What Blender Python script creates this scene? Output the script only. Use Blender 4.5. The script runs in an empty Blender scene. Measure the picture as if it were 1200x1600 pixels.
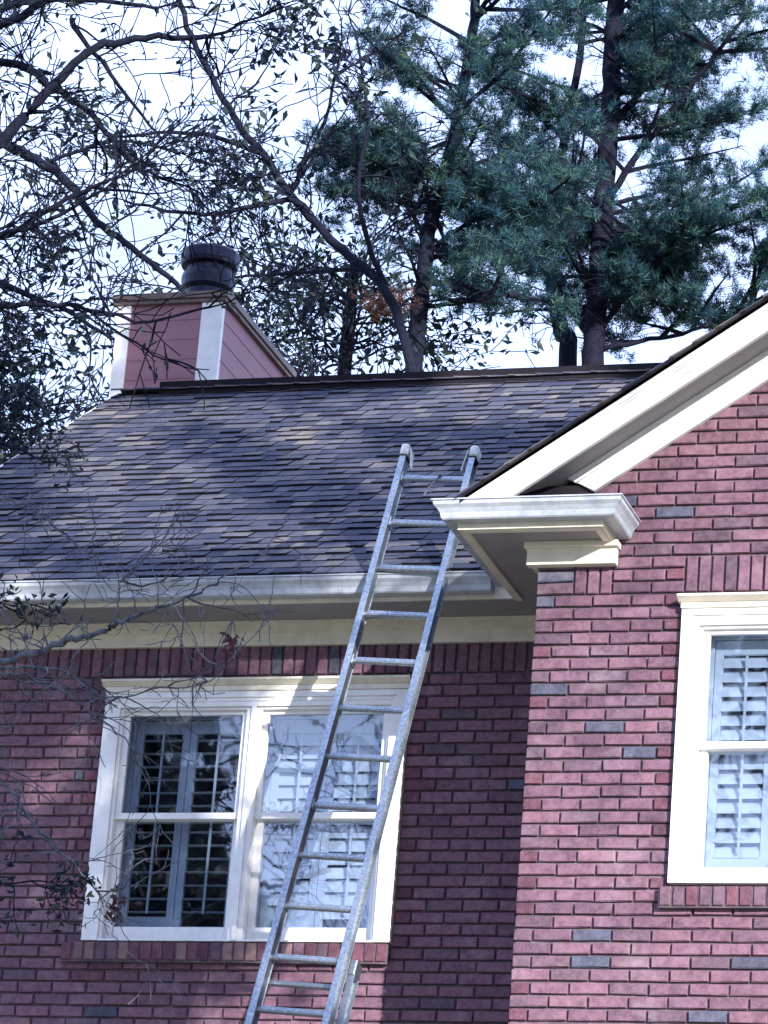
import bpy, math, random
import numpy as np
from mathutils import Vector, Matrix, noise

# ------------------------------------------------------------------ camera, sky, sun, exposure
S = bpy.context.scene
rng = random.Random(7)
nr = np.random.RandomState(11)
PITCH, YAW, ROLL = 0.3365916, 0.3182593, 0.0810536
cam_d = bpy.data.cameras.new('camera')
cam = bpy.data.objects.new('camera', cam_d)
S.collection.objects.link(cam)
S.camera = cam
fw = Vector((-math.sin(YAW) * math.cos(PITCH), math.cos(YAW) * math.cos(PITCH), math.sin(PITCH)))
rt = Vector((math.cos(YAW), math.sin(YAW), 0))
up = rt.cross(fw)
r2 = rt * math.cos(ROLL) + up * math.sin(ROLL)
u2 = -rt * math.sin(ROLL) + up * math.cos(ROLL)
CAM = Vector((5.16588, -19.57359, -6.25387))
m = Matrix(((r2.x, u2.x, -fw.x, CAM.x), (r2.y, u2.y, -fw.y, CAM.y), (r2.z, u2.z, -fw.z, CAM.z), (0, 0, 0, 1)))
cam.matrix_world = m
cam_d.sensor_fit = 'VERTICAL'
cam_d.sensor_height = 24
cam_d.lens = 24 * 6041.54 / 1600
cam_d.clip_start = 0.1
cam_d.clip_end = 2000

SUN_AZ, SUN_EL = math.radians(40), math.radians(17)      # azimuth to the right of the facade's normal
to_sun = Vector((math.sin(SUN_AZ) * math.cos(SUN_EL), -math.cos(SUN_AZ) * math.cos(SUN_EL), math.sin(SUN_EL)))
W = bpy.data.worlds.new('World')
S.world = W
W.use_nodes = True
wn, wl = W.node_tree.nodes, W.node_tree.links
bg = wn['Background']
bg.inputs['Strength'].default_value = 0.105
sky = wn.new('ShaderNodeTexSky')
sky.sky_type = 'NISHITA'
sky.sun_disc = False
sky.sun_elevation = SUN_EL
sky.sun_rotation = math.radians(180) - SUN_AZ
sky.dust_density = 1.5
tc = wn.new('ShaderNodeTexCoord')
mp = wn.new('ShaderNodeMapping')
mp.inputs['Scale'].default_value = (1, 1, 2.2)
cl = wn.new('ShaderNodeTexNoise')
cl.inputs['Scale'].default_value = 2.4
cl.inputs['Detail'].default_value = 9
cl.inputs['Roughness'].default_value = 0.62
cr = wn.new('ShaderNodeValToRGB')
cr.color_ramp.elements[0].position = 0.43
cr.color_ramp.elements[0].color = (0.6, 0.6, 0.6, 1)
cr.color_ramp.elements[1].position = 0.56
cr.color_ramp.elements[1].color = (1, 1, 1, 1)
mixw = wn.new('ShaderNodeMix')
mixw.data_type = 'RGBA'
mixw.inputs['B'].default_value = (5.4, 6.9, 11.5, 1)        # thin bright cloud
wl.new(tc.outputs['Generated'], mp.inputs['Vector'])
wl.new(mp.outputs['Vector'], cl.inputs['Vector'])
wl.new(cl.outputs['Fac'], cr.inputs['Fac'])
wl.new(cr.outputs['Color'], mixw.inputs['Factor'])
wl.new(sky.outputs['Color'], mixw.inputs['A'])
wl.new(mixw.outputs['Result'], bg.inputs['Color'])

sun_d = bpy.data.lights.new('sun', 'SUN')
sun_d.energy = 5.0
sun_d.angle = math.radians(0.5)
sun_d.color = (1.0, 0.95, 0.90)
sun = bpy.data.objects.new('sun', sun_d)
S.collection.objects.link(sun)
sun.rotation_euler = to_sun.to_track_quat('Z', 'Y').to_euler()
S.view_settings.view_transform = 'Standard'
S.view_settings.look = 'None'
S.view_settings.gamma = 1
S.view_settings.exposure = 1.08

# ------------------------------------------------------------------ helpers
COL = S.collection


class MB:
    def __init__(s):
        s.v, s.f, s.m = [], [], []

    def add(s, vs, fs, mi=0):
        o = len(s.v)
        s.v += [tuple(p) for p in vs]
        s.f += [tuple(i + o for i in f) for f in fs]
        s.m += [mi] * len(fs)

    def box(s, x0, x1, y0, y1, z0, z1, mi=0):
        s.add([(x0, y0, z0), (x1, y0, z0), (x1, y1, z0), (x0, y1, z0), (x0, y0, z1), (x1, y0, z1), (x1, y1, z1), (x0, y1, z1)],
              [(0, 3, 2, 1), (4, 5, 6, 7), (0, 1, 5, 4), (1, 2, 6, 5), (2, 3, 7, 6), (3, 0, 4, 7)], mi)

    def hexa(s, p, mi=0):
        s.add(p, [(0, 3, 2, 1), (4, 5, 6, 7), (0, 1, 5, 4), (1, 2, 6, 5), (2, 3, 7, 6), (3, 0, 4, 7)], mi)

    def prism(s, poly, vec, mi=0):
        n = len(poly)
        vec = Vector(vec)
        a = [Vector(p) for p in poly]
        b = [p + vec for p in a]
        s.add(a + b, [tuple(range(n))[::-1], tuple(range(n, 2 * n))] + [(i, (i + 1) % n, n + (i + 1) % n, n + i) for i in range(n)], mi)

    def sweep(s, path, prof, zbase, mi=0):
        """profile of (outward, up) pairs swept along an XY path with mitred corners; outward is right of the walking direction"""
        n, k = len(path), len(prof)
        dirs = [(Vector(path[i + 1]) - Vector(path[i])).normalized() for i in range(n - 1)]
        rows = []
        for i in range(n):
            a = dirs[max(i - 1, 0)]
            b = dirs[min(i, n - 2)]
            na, nb = Vector((a.y, -a.x)), Vector((b.y, -b.x))
            mt = (na + nb).normalized()
            sc = 1 / max(mt.dot(na), .2)
            rows.append([(path[i][0] + mt.x * o * sc, path[i][1] + mt.y * o * sc, zbase + z) for o, z in prof])
        vs = [p for r in rows for p in r]
        fs = [(i * k + j, i * k + (j + 1) % k, (i + 1) * k + (j + 1) % k, (i + 1) * k + j) for i in range(n - 1) for j in range(k)]
        fs += [tuple(range(k))[::-1], tuple(range((n - 1) * k, n * k))]
        s.add(vs, fs, mi)

    def tube(s, pts, radii, sides=6, mi=0, cap=True):
        pts = [Vector(p) for p in pts]
        n = len(pts)
        ref = Vector((0.31, 0.2, 0.93)).normalized()
        vs = []
        for i in range(n):
            t = (pts[min(i + 1, n - 1)] - pts[max(i - 1, 0)])
            if t.length < 1e-9:
                t = Vector((0, 0, 1))
            t.normalize()
            r_ = ref if abs(t.dot(ref)) < .95 else Vector((1, 0, 0))
            a = t.cross(r_).normalized()
            b = t.cross(a)
            for k in range(sides):
                an = 2 * math.pi * k / sides
                vs.append(pts[i] + (a * math.cos(an) + b * math.sin(an)) * radii[i])
        fs = [(i * sides + k, i * sides + (k + 1) % sides, (i + 1) * sides + (k + 1) % sides, (i + 1) * sides + k) for i in range(n - 1) for k in range(sides)]
        if cap:
            fs += [tuple(range(sides))[::-1], tuple(range((n - 1) * sides, n * sides))]
        s.add(vs, fs, mi)

    def lathe(s, prof, c, sides=28, mi=0):
        n = len(prof)
        vs = [(c[0] + r * math.cos(2 * math.pi * k / sides), c[1] + r * math.sin(2 * math.pi * k / sides), c[2] + z) for r, z in prof for k in range(sides)]
        fs = [(i * sides + k, i * sides + (k + 1) % sides, (i + 1) * sides + (k + 1) % sides, (i + 1) * sides + k) for i in range(n - 1) for k in range(sides)]
        fs += [tuple(range(sides))[::-1], tuple(range((n - 1) * sides, n * sides))]
        s.add(vs, fs, mi)

    def mesh(s, name, mats, smooth=False):
        me = bpy.data.meshes.new(name)
        me.from_pydata(s.v, [], s.f)
        for mt in (mats if isinstance(mats, (list, tuple)) else [mats]):
            me.materials.append(mt)
        me.polygons.foreach_set('material_index', s.m)
        if smooth:
            me.polygons.foreach_set('use_smooth', [True] * len(s.f))
        me.update()
        return me

    def build(s, name, mats, parent=None, smooth=False, bevel=0, **kw):
        return link(name, s.mesh(name, mats, smooth), parent, bevel, **kw)


def link(name, me, parent=None, bevel=0, **kw):
    o = bpy.data.objects.new(name, me)
    COL.objects.link(o)
    if parent:
        o.parent = parent
    if bevel:
        b = o.modifiers.new('bevel', 'BEVEL')
        b.width = bevel
        b.segments = 2
        b.limit_method = 'ANGLE'
        b.angle_limit = math.radians(40)
    for k, v in kw.items():
        o[k] = v
    return o


def boxo(name, mat, parent, x0, x1, y0, y1, z0, z1, bevel=0.003, **kw):
    b = MB()
    b.box(x0, x1, y0, y1, z0, z1)
    return b.build(name, mat, parent, bevel=bevel, **kw)


def empty(name, label, cat, group=None, kind=None):
    o = bpy.data.objects.new(name, None)
    COL.objects.link(o)
    o['label'] = label
    o['category'] = cat
    if group:
        o['group'] = group
    if kind:
        o['kind'] = kind
    return o


def arrays_mesh(name, verts, faces_n, nface_verts, mats):
    """fast mesh from numpy: verts (N,3), every face has nface_verts consecutive indices"""
    me = bpy.data.meshes.new(name)
    nv = len(verts)
    me.vertices.add(nv)
    me.vertices.foreach_set('co', verts.astype(np.float32).ravel())
    idx = faces_n.astype(np.int32).ravel()
    me.loops.add(len(idx))
    me.loops.foreach_set('vertex_index', idx)
    nf = len(idx) // nface_verts
    me.polygons.add(nf)
    me.polygons.foreach_set('loop_start', np.arange(nf, dtype=np.int32) * nface_verts)
    me.polygons.foreach_set('loop_total', np.full(nf, nface_verts, dtype=np.int32))
    me.materials.append(mats)
    me.update(calc_edges=True)
    return me


# ------------------------------------------------------------------ materials
def new_mat(name, rough=.7, metal=0.0, spec=.5):
    mt = bpy.data.materials.new(name)
    mt.use_nodes = True
    nt = mt.node_tree
    p = nt.nodes['Principled BSDF']
    p.inputs['Roughness'].default_value = rough
    p.inputs['Metallic'].default_value = metal
    p.inputs['Specular IOR Level'].default_value = spec
    return mt, nt, p


def N(nt, kind, **props):
    n = nt.nodes.new(kind)
    for k, v in props.items():
        setattr(n, k, v)
    return n


def noise_node(nt, scale, detail=4, rough=.6, vec=None):
    n = N(nt, 'ShaderNodeTexNoise')
    n.inputs['Scale'].default_value = scale
    n.inputs['Detail'].default_value = detail
    n.inputs['Roughness'].default_value = rough
    if vec is None:
        g = N(nt, 'ShaderNodeNewGeometry')
        vec = g.outputs['Position']
    nt.links.new(vec, n.inputs['Vector'])
    return n


def ramp(nt, src, stops):
    r = N(nt, 'ShaderNodeValToRGB')
    e = r.color_ramp.elements
    while len(e) < len(stops):
        e.new(.5)
    for i, (p, c) in enumerate(stops):
        e[i].position = p
        e[i].color = tuple(c) + (1,)
    nt.links.new(src, r.inputs['Fac'])
    return r


def mixc(nt, a, b, fac, mode='MIX'):
    mx = N(nt, 'ShaderNodeMix', data_type='RGBA', blend_type=mode)
    for key, v in (('A', a), ('B', b)):
        if isinstance(v, tuple):
            mx.inputs[key].default_value = v + (1,)
        else:
            nt.links.new(v, mx.inputs[key])
    if isinstance(fac, (int, float)):
        mx.inputs['Factor'].default_value = fac
    else:
        nt.links.new(fac, mx.inputs['Factor'])
    return mx


def bump(nt, p, src, strength, dist=.01):
    b = N(nt, 'ShaderNodeBump')
    b.inputs['Strength'].default_value = strength
    b.inputs['Distance'].default_value = dist
    nt.links.new(src, b.inputs['Height'])
    nt.links.new(b.outputs['Normal'], p.inputs['Normal'])


def paint(name, col, dirt=(.30, .30, .27), amount=.45, rough=.45, scale=9):
    mt, nt, p = new_mat(name, rough)
    n = noise_node(nt, scale, 6, .7)
    n2 = noise_node(nt, 60, 3, .6)
    r = ramp(nt, n.outputs['Fac'], [(.42, (0, 0, 0)), (.78, (amount,) * 3)])
    mx = mixc(nt, col, dirt, r.outputs['Color'])
    nt.links.new(mx.outputs['Result'], p.inputs['Base Color'])
    bump(nt, p, n2.outputs['Fac'], .12, .004)
    return mt


def piece_random(nt):
    """0..1 random per object and per loose island"""
    oi = N(nt, 'ShaderNodeObjectInfo')
    ge = N(nt, 'ShaderNodeNewGeometry')
    a = N(nt, 'ShaderNodeMath', operation='ADD')
    nt.links.new(oi.outputs['Random'], a.inputs[0])
    nt.links.new(ge.outputs['Random Per Island'], a.inputs[1])
    f = N(nt, 'ShaderNodeMath', operation='FRACT')
    nt.links.new(a.outputs[0], f.inputs[0])
    return f.outputs[0], oi


def brick_mat(name):
    mt, nt, p = new_mat(name, .88)
    rnd, oi = piece_random(nt)
    var = ramp(nt, rnd, [(0, (.66, .66, .72)), (.2, (.86, .86, .9)), (.45, (1.0, .99, 1)), (.7, (1.1, 1.06, 1.05)), (.9, (.95, .99, 1.04)), (1, (1.2, 1.18, 1.16))])
    base = mixc(nt, oi.outputs['Color'], var.outputs['Color'], 1.0, 'MULTIPLY')
    n = noise_node(nt, 22, 6, .75)
    n2 = noise_node(nt, 140, 4, .7)
    r = ramp(nt, n.outputs['Fac'], [(.3, (.45, .42, .48)), (.5, (.95, .95, .97)), (.68, (1.35, 1.33, 1.33))])
    b2 = mixc(nt, base.outputs['Result'], r.outputs['Color'], 1., 'MULTIPLY')
    r3 = ramp(nt, n2.outputs['Fac'], [(.54, (0, 0, 0)), (.7, (.35,) * 3)])
    b3 = mixc(nt, b2.outputs['Result'], (.30, .24, .27), r3.outputs['Color'])
    # pale lime bloom with its own patches
    n4 = noise_node(nt, 2.6, 9, .75)
    r4 = ramp(nt, n4.outputs['Fac'], [(.54, (0, 0, 0)), (.74, (.4,) * 3)])
    b4 = mixc(nt, b3.outputs['Result'], (.38, .31, .35), r4.outputs['Color'])
    nt.links.new(b4.outputs['Result'], p.inputs['Base Color'])
    bump(nt, p, n2.outputs['Fac'], .5, .006)
    return mt


M = {}
M['brick'] = brick_mat('fired brick')


def mortar_mat():
    mt, nt, p = new_mat('mortar', .95)
    n = noise_node(nt, 6, 8, .7)
    r = ramp(nt, n.outputs['Fac'], [(.35, (.06, .042, .058)), (.55, (.105, .078, .098)), (.7, (.24, .20, .22))])
    nt.links.new(r.outputs['Color'], p.inputs['Base Color'])
    n2 = noise_node(nt, 150, 3)
    bump(nt, p, n2.outputs['Fac'], .5, .005)
    return mt


M['mortar'] = mortar_mat()
M['white'] = paint('white trim paint', (.80, .80, .80), (.45, .46, .46), .5)
M['cream'] = paint('cream trim paint', (.70, .66, .55), (.34, .31, .25), .5)
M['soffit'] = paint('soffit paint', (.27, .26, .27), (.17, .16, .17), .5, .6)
M['gutter'] = paint('gutter paint', (.42, .46, .52), (.18, .20, .24), .7, .35, 14)
M['shutter'] = paint('shutter paint', (.74, .74, .74), (.6, .6, .6), .3, .4)
M['siding'] = paint('siding paint', (.30, .145, .175), (.22, .11, .14), .6, .6, 5)
M['capmetal'] = paint('weathered flashing', (.16, .11, .09), (.05, .04, .04), .8, .5, 12)
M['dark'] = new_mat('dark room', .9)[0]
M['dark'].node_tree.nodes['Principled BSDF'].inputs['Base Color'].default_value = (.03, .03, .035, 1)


def flue_mat():
    mt, nt, p = new_mat('dark flue metal', .35, .6)
    n = noise_node(nt, 18, 6, .7)
    r = ramp(nt, n.outputs['Fac'], [(.35, (.010, .012, .03)), (.7, (.018, .02, .045))])
    nt.links.new(r.outputs['Color'], p.inputs['Base Color'])
    return mt


M['flue'] = flue_mat()


def shingle_mat():
    mt, nt, p = new_mat('asphalt shingle', .92, 0., .15)
    rnd, oi = piece_random(nt)
    var = ramp(nt, rnd, [(0, (.046, .052, .083)), (.3, (.066, .071, .103)), (.6, (.088, .09, .118)), (.88, (.115, .112, .128)), (1, (.165, .155, .15))])
    n = noise_node(nt, 260, 3, .8)
    r = ramp(nt, n.outputs['Fac'], [(.35, (.55, .55, .55)), (.65, (1.4, 1.4, 1.4))])
    b = mixc(nt, var.outputs['Color'], r.outputs['Color'], .8, 'MULTIPLY')
    n2 = noise_node(nt, 1.3, 5, .6)
    r2_ = ramp(nt, n2.outputs['Fac'], [(.35, (.75, .78, .9)), (.65, (1.2, 1.15, 1.05))])
    b2 = mixc(nt, b.outputs['Result'], r2_.outputs['Color'], 1, 'MULTIPLY')
    nt.links.new(b2.outputs['Result'], p.inputs['Base Color'])
    bump(nt, p, n.outputs['Fac'], .6, .004)
    return mt


M['shingle'] = shingle_mat()
M['felt'] = new_mat('asphalt edge', .9, 0., .1)[0]
M['felt'].node_tree.nodes['Principled BSDF'].inputs['Base Color'].default_value = (.014, .013, .018, 1)


def alu_mat():
    mt, nt, p = new_mat('weathered aluminium', .4, .9)
    n = noise_node(nt, 60, 8, .8)
    r = ramp(nt, n.outputs['Fac'], [(.3, (.14, .17, .21)), (.5, (.29, .33, .38)), (.72, (.60, .63, .66))])
    nt.links.new(r.outputs['Color'], p.inputs['Base Color'])
    r2_ = ramp(nt, n.outputs['Fac'], [(.3, (.6,) * 3), (.7, (.3,) * 3)])
    nt.links.new(r2_.outputs['Color'], p.inputs['Roughness'])
    return mt


M['alu'] = alu_mat()
M['capwhite'] = paint('scuffed pale metal', (.66, .66, .66), (.12, .13, .15), .95, .35, 40)


def glass_mat():
    mt = bpy.data.materials.new('window glass')
    mt.use_nodes = True
    nt = mt.node_tree
    nt.nodes.clear()
    out = N(nt, 'ShaderNodeOutputMaterial')
    tr = N(nt, 'ShaderNodeBsdfTransparent')
    tr.inputs['Color'].default_value = (.79, .85, .93, 1)
    gl = N(nt, 'ShaderNodeBsdfGlossy')
    gl.inputs['Roughness'].default_value = .02
    n = noise_node(nt, 2.2, 2, .5)
    b = N(nt, 'ShaderNodeBump')
    b.inputs['Strength'].default_value = .25
    b.inputs['Distance'].default_value = .008
    nt.links.new(n.outputs['Fac'], b.inputs['Height'])
    nt.links.new(b.outputs['Normal'], gl.inputs['Normal'])
    lw = N(nt, 'ShaderNodeLayerWeight')
    lw.inputs['Blend'].default_value = .5
    pw = N(nt, 'ShaderNodeMath', operation='POWER')
    pw.inputs[1].default_value = 4
    nt.links.new(lw.outputs['Facing'], pw.inputs[0])
    fr = N(nt, 'ShaderNodeMath', operation='MULTIPLY_ADD')
    fr.inputs[1].default_value = .9
    fr.inputs[2].default_value = .19
    nt.links.new(pw.outputs[0], fr.inputs[0])
    mx = N(nt, 'ShaderNodeMixShader')
    nt.links.new(fr.outputs[0], mx.inputs[0])
    nt.links.new(tr.outputs[0], mx.inputs[1])
    nt.links.new(gl.outputs[0], mx.inputs[2])
    nt.links.new(mx.outputs[0], out.inputs['Surface'])
    return mt


M['glass'] = glass_mat()


def bark_mat(name, a, b):
    mt, nt, p = new_mat(name, .9, 0., .12)
    n = noise_node(nt, 14, 6, .7)
    r = ramp(nt, n.outputs['Fac'], [(.35, a), (.65, b)])
    nt.links.new(r.outputs['Color'], p.inputs['Base Color'])
    bump(nt, p, n.outputs['Fac'], .8, .02)
    return mt


M['bark'] = bark_mat('pine bark', (.005, .006, .016), (.014, .015, .028))
M['twig'] = bark_mat('grey twig bark', (.035, .04, .06), (.15, .16, .19))


def leaf_mat(name, cols, transl=.35):
    mt, nt, p = new_mat(name, .55, 0., .2)
    ge = N(nt, 'ShaderNodeNewGeometry')
    r = ramp(nt, ge.outputs['Random Per Island'], cols)
    n = noise_node(nt, 1.6, 7, .75)
    r2_ = ramp(nt, n.outputs['Fac'], [(.35, (.5, .7, 1.1)), (.65, (1.5, 1.25, .8))])
    b = mixc(nt, r.outputs['Color'], r2_.outputs['Color'], 1, 'MULTIPLY')
    nt.links.new(b.outputs['Result'], p.inputs['Base Color'])
    tl = N(nt, 'ShaderNodeBsdfTranslucent')
    nt.links.new(b.outputs['Result'], tl.inputs['Color'])
    mx = N(nt, 'ShaderNodeMixShader')
    mx.inputs[0].default_value = transl
    nt.links.new(p.outputs[0], mx.inputs[1])
    nt.links.new(tl.outputs[0], mx.inputs[2])
    nt.links.new(mx.outputs[0], nt.nodes['Material Output'].inputs['Surface'])
    return mt


M['needle'] = leaf_mat('pine needles', [(0, (.008, .032, .070)), (.5, (.022, .076, .100)), (1, (.075, .155, .115))])
M['leaf'] = leaf_mat('dark evergreen leaves', [(0, (.006, .010, .028)), (.5, (.012, .024, .034)), (1, (.04, .065, .05))])
M['deadleaf'] = leaf_mat('dead leaves', [(0, (.05, .028, .045)), (.5, (.09, .04, .06)), (1, (.14, .08, .07))])
M['rust'] = leaf_mat('rusty dead needles', [(0, (.06, .035, .04)), (1, (.17, .08, .06))])
M['grass'] = leaf_mat('lawn', [(0, (.05, .09, .03)), (1, (.08, .12, .04))])

# ------------------------------------------------------------------ ground
GZ = -7.9
g = MB()
n_ = 24
for i in range(n_ + 1):
    for j in range(n_ + 1):
        x, y = -400 + 800 * i / n_, -400 + 800 * j / n_
        g.v.append((x, y, GZ))
for i in range(n_):
    for j in range(n_):
        a = i * (n_ + 1) + j
        g.f.append((a, a + n_ + 1, a + n_ + 2, a + 1))
        g.m.append(0)
mt, nt, p = new_mat('lawn soil', .95)
n = noise_node(nt, .6, 8, .7)
r = ramp(nt, n.outputs['Fac'], [(.35, (.10, .10, .05)), (.65, (.26, .24, .17))])
nt.links.new(r.outputs['Color'], p.inputs['Base Color'])
g.build('ground', mt, kind='structure')

# ------------------------------------------------------------------ the house
C, B = 0.0677, 0.2032          # brick course, brick module
J = 0.011                      # joint
P = 1.2884                     # how far the gabled wing stands in front of the main wall
SL = 0.664
house = empty('brick_house', 'two storey pinkish brick house with white trim, a gabled wing and a dark shingle roof', 'house')

# --- brick meshes: unit length 1 in X (scaled), several uneven variants
def brick_mesh(seed, bw, bh, bd=.09):
    rg = random.Random(seed)
    b = MB()
    hx, hz = bw / 2, bh / 2
    e = .0045
    j = lambda a: rg.uniform(-a, a)
    back = [(-hx, bd, -hz), (hx, bd, -hz), (hx, bd, hz), (-hx, bd, hz)]
    mid = [(-hx + j(.0015), .006 + j(.002), -hz + j(.0012)), (hx + j(.0015), .006 + j(.002), -hz + j(.0012)), (hx + j(.0015), .006 + j(.002), hz + j(.0012)), (-hx + j(.0015), .006 + j(.002), hz + j(.0012))]
    fr = [(-hx + e + j(.002), j(.0015), -hz + e + j(.0015)), (hx - e + j(.002), j(.0015), -hz + e + j(.0015)), (hx - e + j(.002), j(.0015), hz - e + j(.0015)), (-hx + e + j(.002), j(.0015), hz - e + j(.0015))]
    vs = back + mid + fr
    fs = []
    for o in (0, 4):
        for k in range(4):
            k2 = (k + 1) % 4
            fs.append((o + k, o + 4 + k, o + 4 + k2, o + k2)[::-1])
    fs.append((8, 9, 10, 11))
    b.add(vs, fs)
    return b


HB = C - J
_cache = {}


def brick_me(length, vert, var):
    key = (round(length / .012), vert, var)
    if key not in _cache:
        L = round(length / .012) * .012
        mb = brick_mesh(hash(key) % 1000, HB if vert else L, L if vert else HB)
        _cache[key] = (mb.mesh('brick', M['brick']), L)
    return _cache[key]


PINK = (.162, .082, .116)
DARKRED = (.11, .040, .062)
BLUE = (.075, .08, .12)
DUSK = (.125, .072, .10)


class Wall:
    """collects brick pieces on the plane y = y0 and lays them: the largest in view as brick objects, the rest joined"""
    def __init__(s, wall, y0, vis):
        s.w, s.y0, s.vis, s.items = wall, y0, vis, []

    def put(s, x0, x1, z0, z1, vert=False, col=None, yo=0., name='brick'):
        s.items.append((x0, x1, z0, z1, vert, col, yo, name))

    def lay(s, cap=300):
        vis = [i for i in s.items if s.vis((i[0] + i[1]) / 2, (i[2] + i[3]) / 2)]
        keep = set(id(i) for i in sorted(vis, key=lambda i: -(i[1] - i[0]) * (i[3] - i[2]))[:cap])
        rest = {}
        for it in s.items:
            x0, x1, z0, z1, vert, col, yo, name = it
            L = (z1 - z0) if vert else (x1 - x0)
            if col is None:
                t = rng.random()
                col = BLUE if t < .035 else DARKRED if t < .055 else DUSK if t < .14 else PINK
            c = ((x0 + x1) / 2 + rng.uniform(-.001, .001), s.y0 + yo + rng.uniform(-.002, .002), (z0 + z1) / 2 + rng.uniform(-.001, .001))
            if id(it) in keep:
                me, l0 = brick_me(L, vert, rng.randrange(5))
                o = bpy.data.objects.new(name, me)
                o.location = c
                o.scale = (1, 1, L / l0) if vert else (L / l0, 1, 1)
                o.rotation_euler = (0, rng.uniform(-.004, .004), rng.uniform(-.006, .006))
                o.color = col + (1,)
                o.parent = s.w
                COL.objects.link(o)
            else:
                b = rest.setdefault(col, MB())
                mb = brick_mesh(rng.randrange(999), x1 - x0, z1 - z0)
                b.add([(v[0] + c[0], v[1] + c[1], v[2] + c[2]) for v in mb.v], mb.f)
        for col, b in rest.items():
            o = b.build('brickwork', M['brick'], s.w, kind='stuff')
            o.color = col + (1,)


def row(wl_, x0, x1, k, first=None, phase=None, lastdark=False, firstdark=False, col=None):
    """bricks of course k (its top at -k*C) between x0 and x1"""
    z1 = -k * C - J / 2
    z0 = z1 - HB
    if x1 - x0 < .04:
        return
    cuts = [x0]
    if firstdark:
        cuts.append(x0 + B / 2)
    if phase is not None:
        q = phase + math.ceil((cuts[-1] - phase) / B + 1e-6) * B
    else:
        q = x0 + first
    end = x1 - B / 2 if lastdark else x1
    while q < end - .035:
        if q - cuts[-1] > .045:
            cuts.append(q)
        q += B
    if lastdark:
        cuts.append(end)
    cuts.append(x1)
    for i in range(len(cuts) - 1):
        a, b_ = cuts[i], cuts[i + 1]
        c = col
        if lastdark and i == len(cuts) - 2 or firstdark and i == 0:
            c = DARKRED if rng.random() < .8 else DUSK
        wl_.put(a + J / 2, b_ - J / 2, z0, z1, col=c)


def rake_x(z):
    return (z - .50) / SL


# window geometry shared by the brick opening and the joinery
def window_rect(xl, zt):
    return xl, xl + 1.79, zt, zt - 1.50


WL = window_rect(-2.835, -.035)
WR = window_rect(.786, -.033)

# --- main wall
wall = MB()
d0, d1 = .018, .25
for (a, b_, z0, z1) in [(-4.45, WL[0] + .03, GZ, .25), (WL[1] - .03, .3, GZ, .25), (WL[0] + .03, WL[1] - .03, GZ, WL[3] + .02), (WL[0] + .03, WL[1] - .03, WL[2] - .02, .25)]:
    wall.box(a, b_, d0, d1, z0, z1)
main_wall = wall.build('wall', M['mortar'], house, label='shaded main wall with soldier course under the eave')
MW = Wall(main_wall, 0., lambda x, z: -3.55 < x < -.2 and z > -2.15)
kmax = int((-GZ) / C)
for k in range(0, kmax):
    ztop = -k * C
    ph = -.8584 + (0 if k % 2 else B / 2)
    if ztop > WL[3] - .10 + .001 and k < 23:
        row(MW, -4.45, WL[0], k, phase=ph, lastdark=(k % 2 == 0))
        row(MW, WL[1], -.0, k, phase=ph, firstdark=(k % 2 == 0))
    elif k == 23:
        row(MW, -4.45, -2.945, k, phase=ph)
        row(MW, -1.05, -.0, k, phase=ph)
    else:
        row(MW, -4.45, -.0, k, phase=ph)
x = -4.45
i = 0
while x < -.02:      # soldier course above the window
    MW.put(x + J / 2, x + C - J / 2, J / 2, .197, True, col=(BLUE if i in (38, 43) else DUSK if rng.random() < .4 else PINK), name='soldier_brick')
    x += C
    i += 1
x = -2.945
while x < -1.06:     # rowlock sill
    MW.put(x + J / 2, x + C - J / 2, -1.655 + .01, -1.545, True, col=DARKRED if rng.random() < .35 else DUSK if rng.random() < .5 else (.20, .12, .12), yo=-.045, name='rowlock_brick')
    x += C
MW.lay(300)
b = MB()
b.box(-2.945, -1.05, -.035, .011, -1.655, -1.547)
b.build('sill_mortar', M['mortar'], main_wall)

# --- wing wall
XR = 3.36 + .0
wall = MB()
ya, yb = -P + .018, -P + .25
zg = lambda x_: .47 + SL * x_
APX = XR / 2
for (a, b_, z0, z1) in [(.012, WR[0] + .03, GZ, WR[2] - .02), (WR[1] - .03, XR - .012, GZ, WR[2] - .02), (WR[0] + .03, WR[1] - .03, GZ, WR[3] + .02)]:
    wall.box(a, b_, ya, yb, z0, z1)
wall.prism([(.012, ya, WR[2] - .02), (XR - .012, ya, WR[2] - .02), (XR - .012, ya, .48), (APX, ya, zg(APX)), (.012, ya, .48)], (0, yb - ya, 0))
wall.box(.012, .25, yb, -.0, GZ, .45)
wall.box(XR - .25, XR - .012, yb, -.0, GZ, .45)
wing_wall = wall.build('wall', M['mortar'], house, label='sunlit brick wall of the gabled wing')
WW = Wall(wing_wall, -P, lambda x, z: x < 1.32 and z > -2.35)
blue_at = {(7, 0), (0, 0), (26, 2), (31, 9), (-2, 0), (12, 3), (29, 8), (28, 2), (28, 6), (31, 7), (10, 2)}
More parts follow.
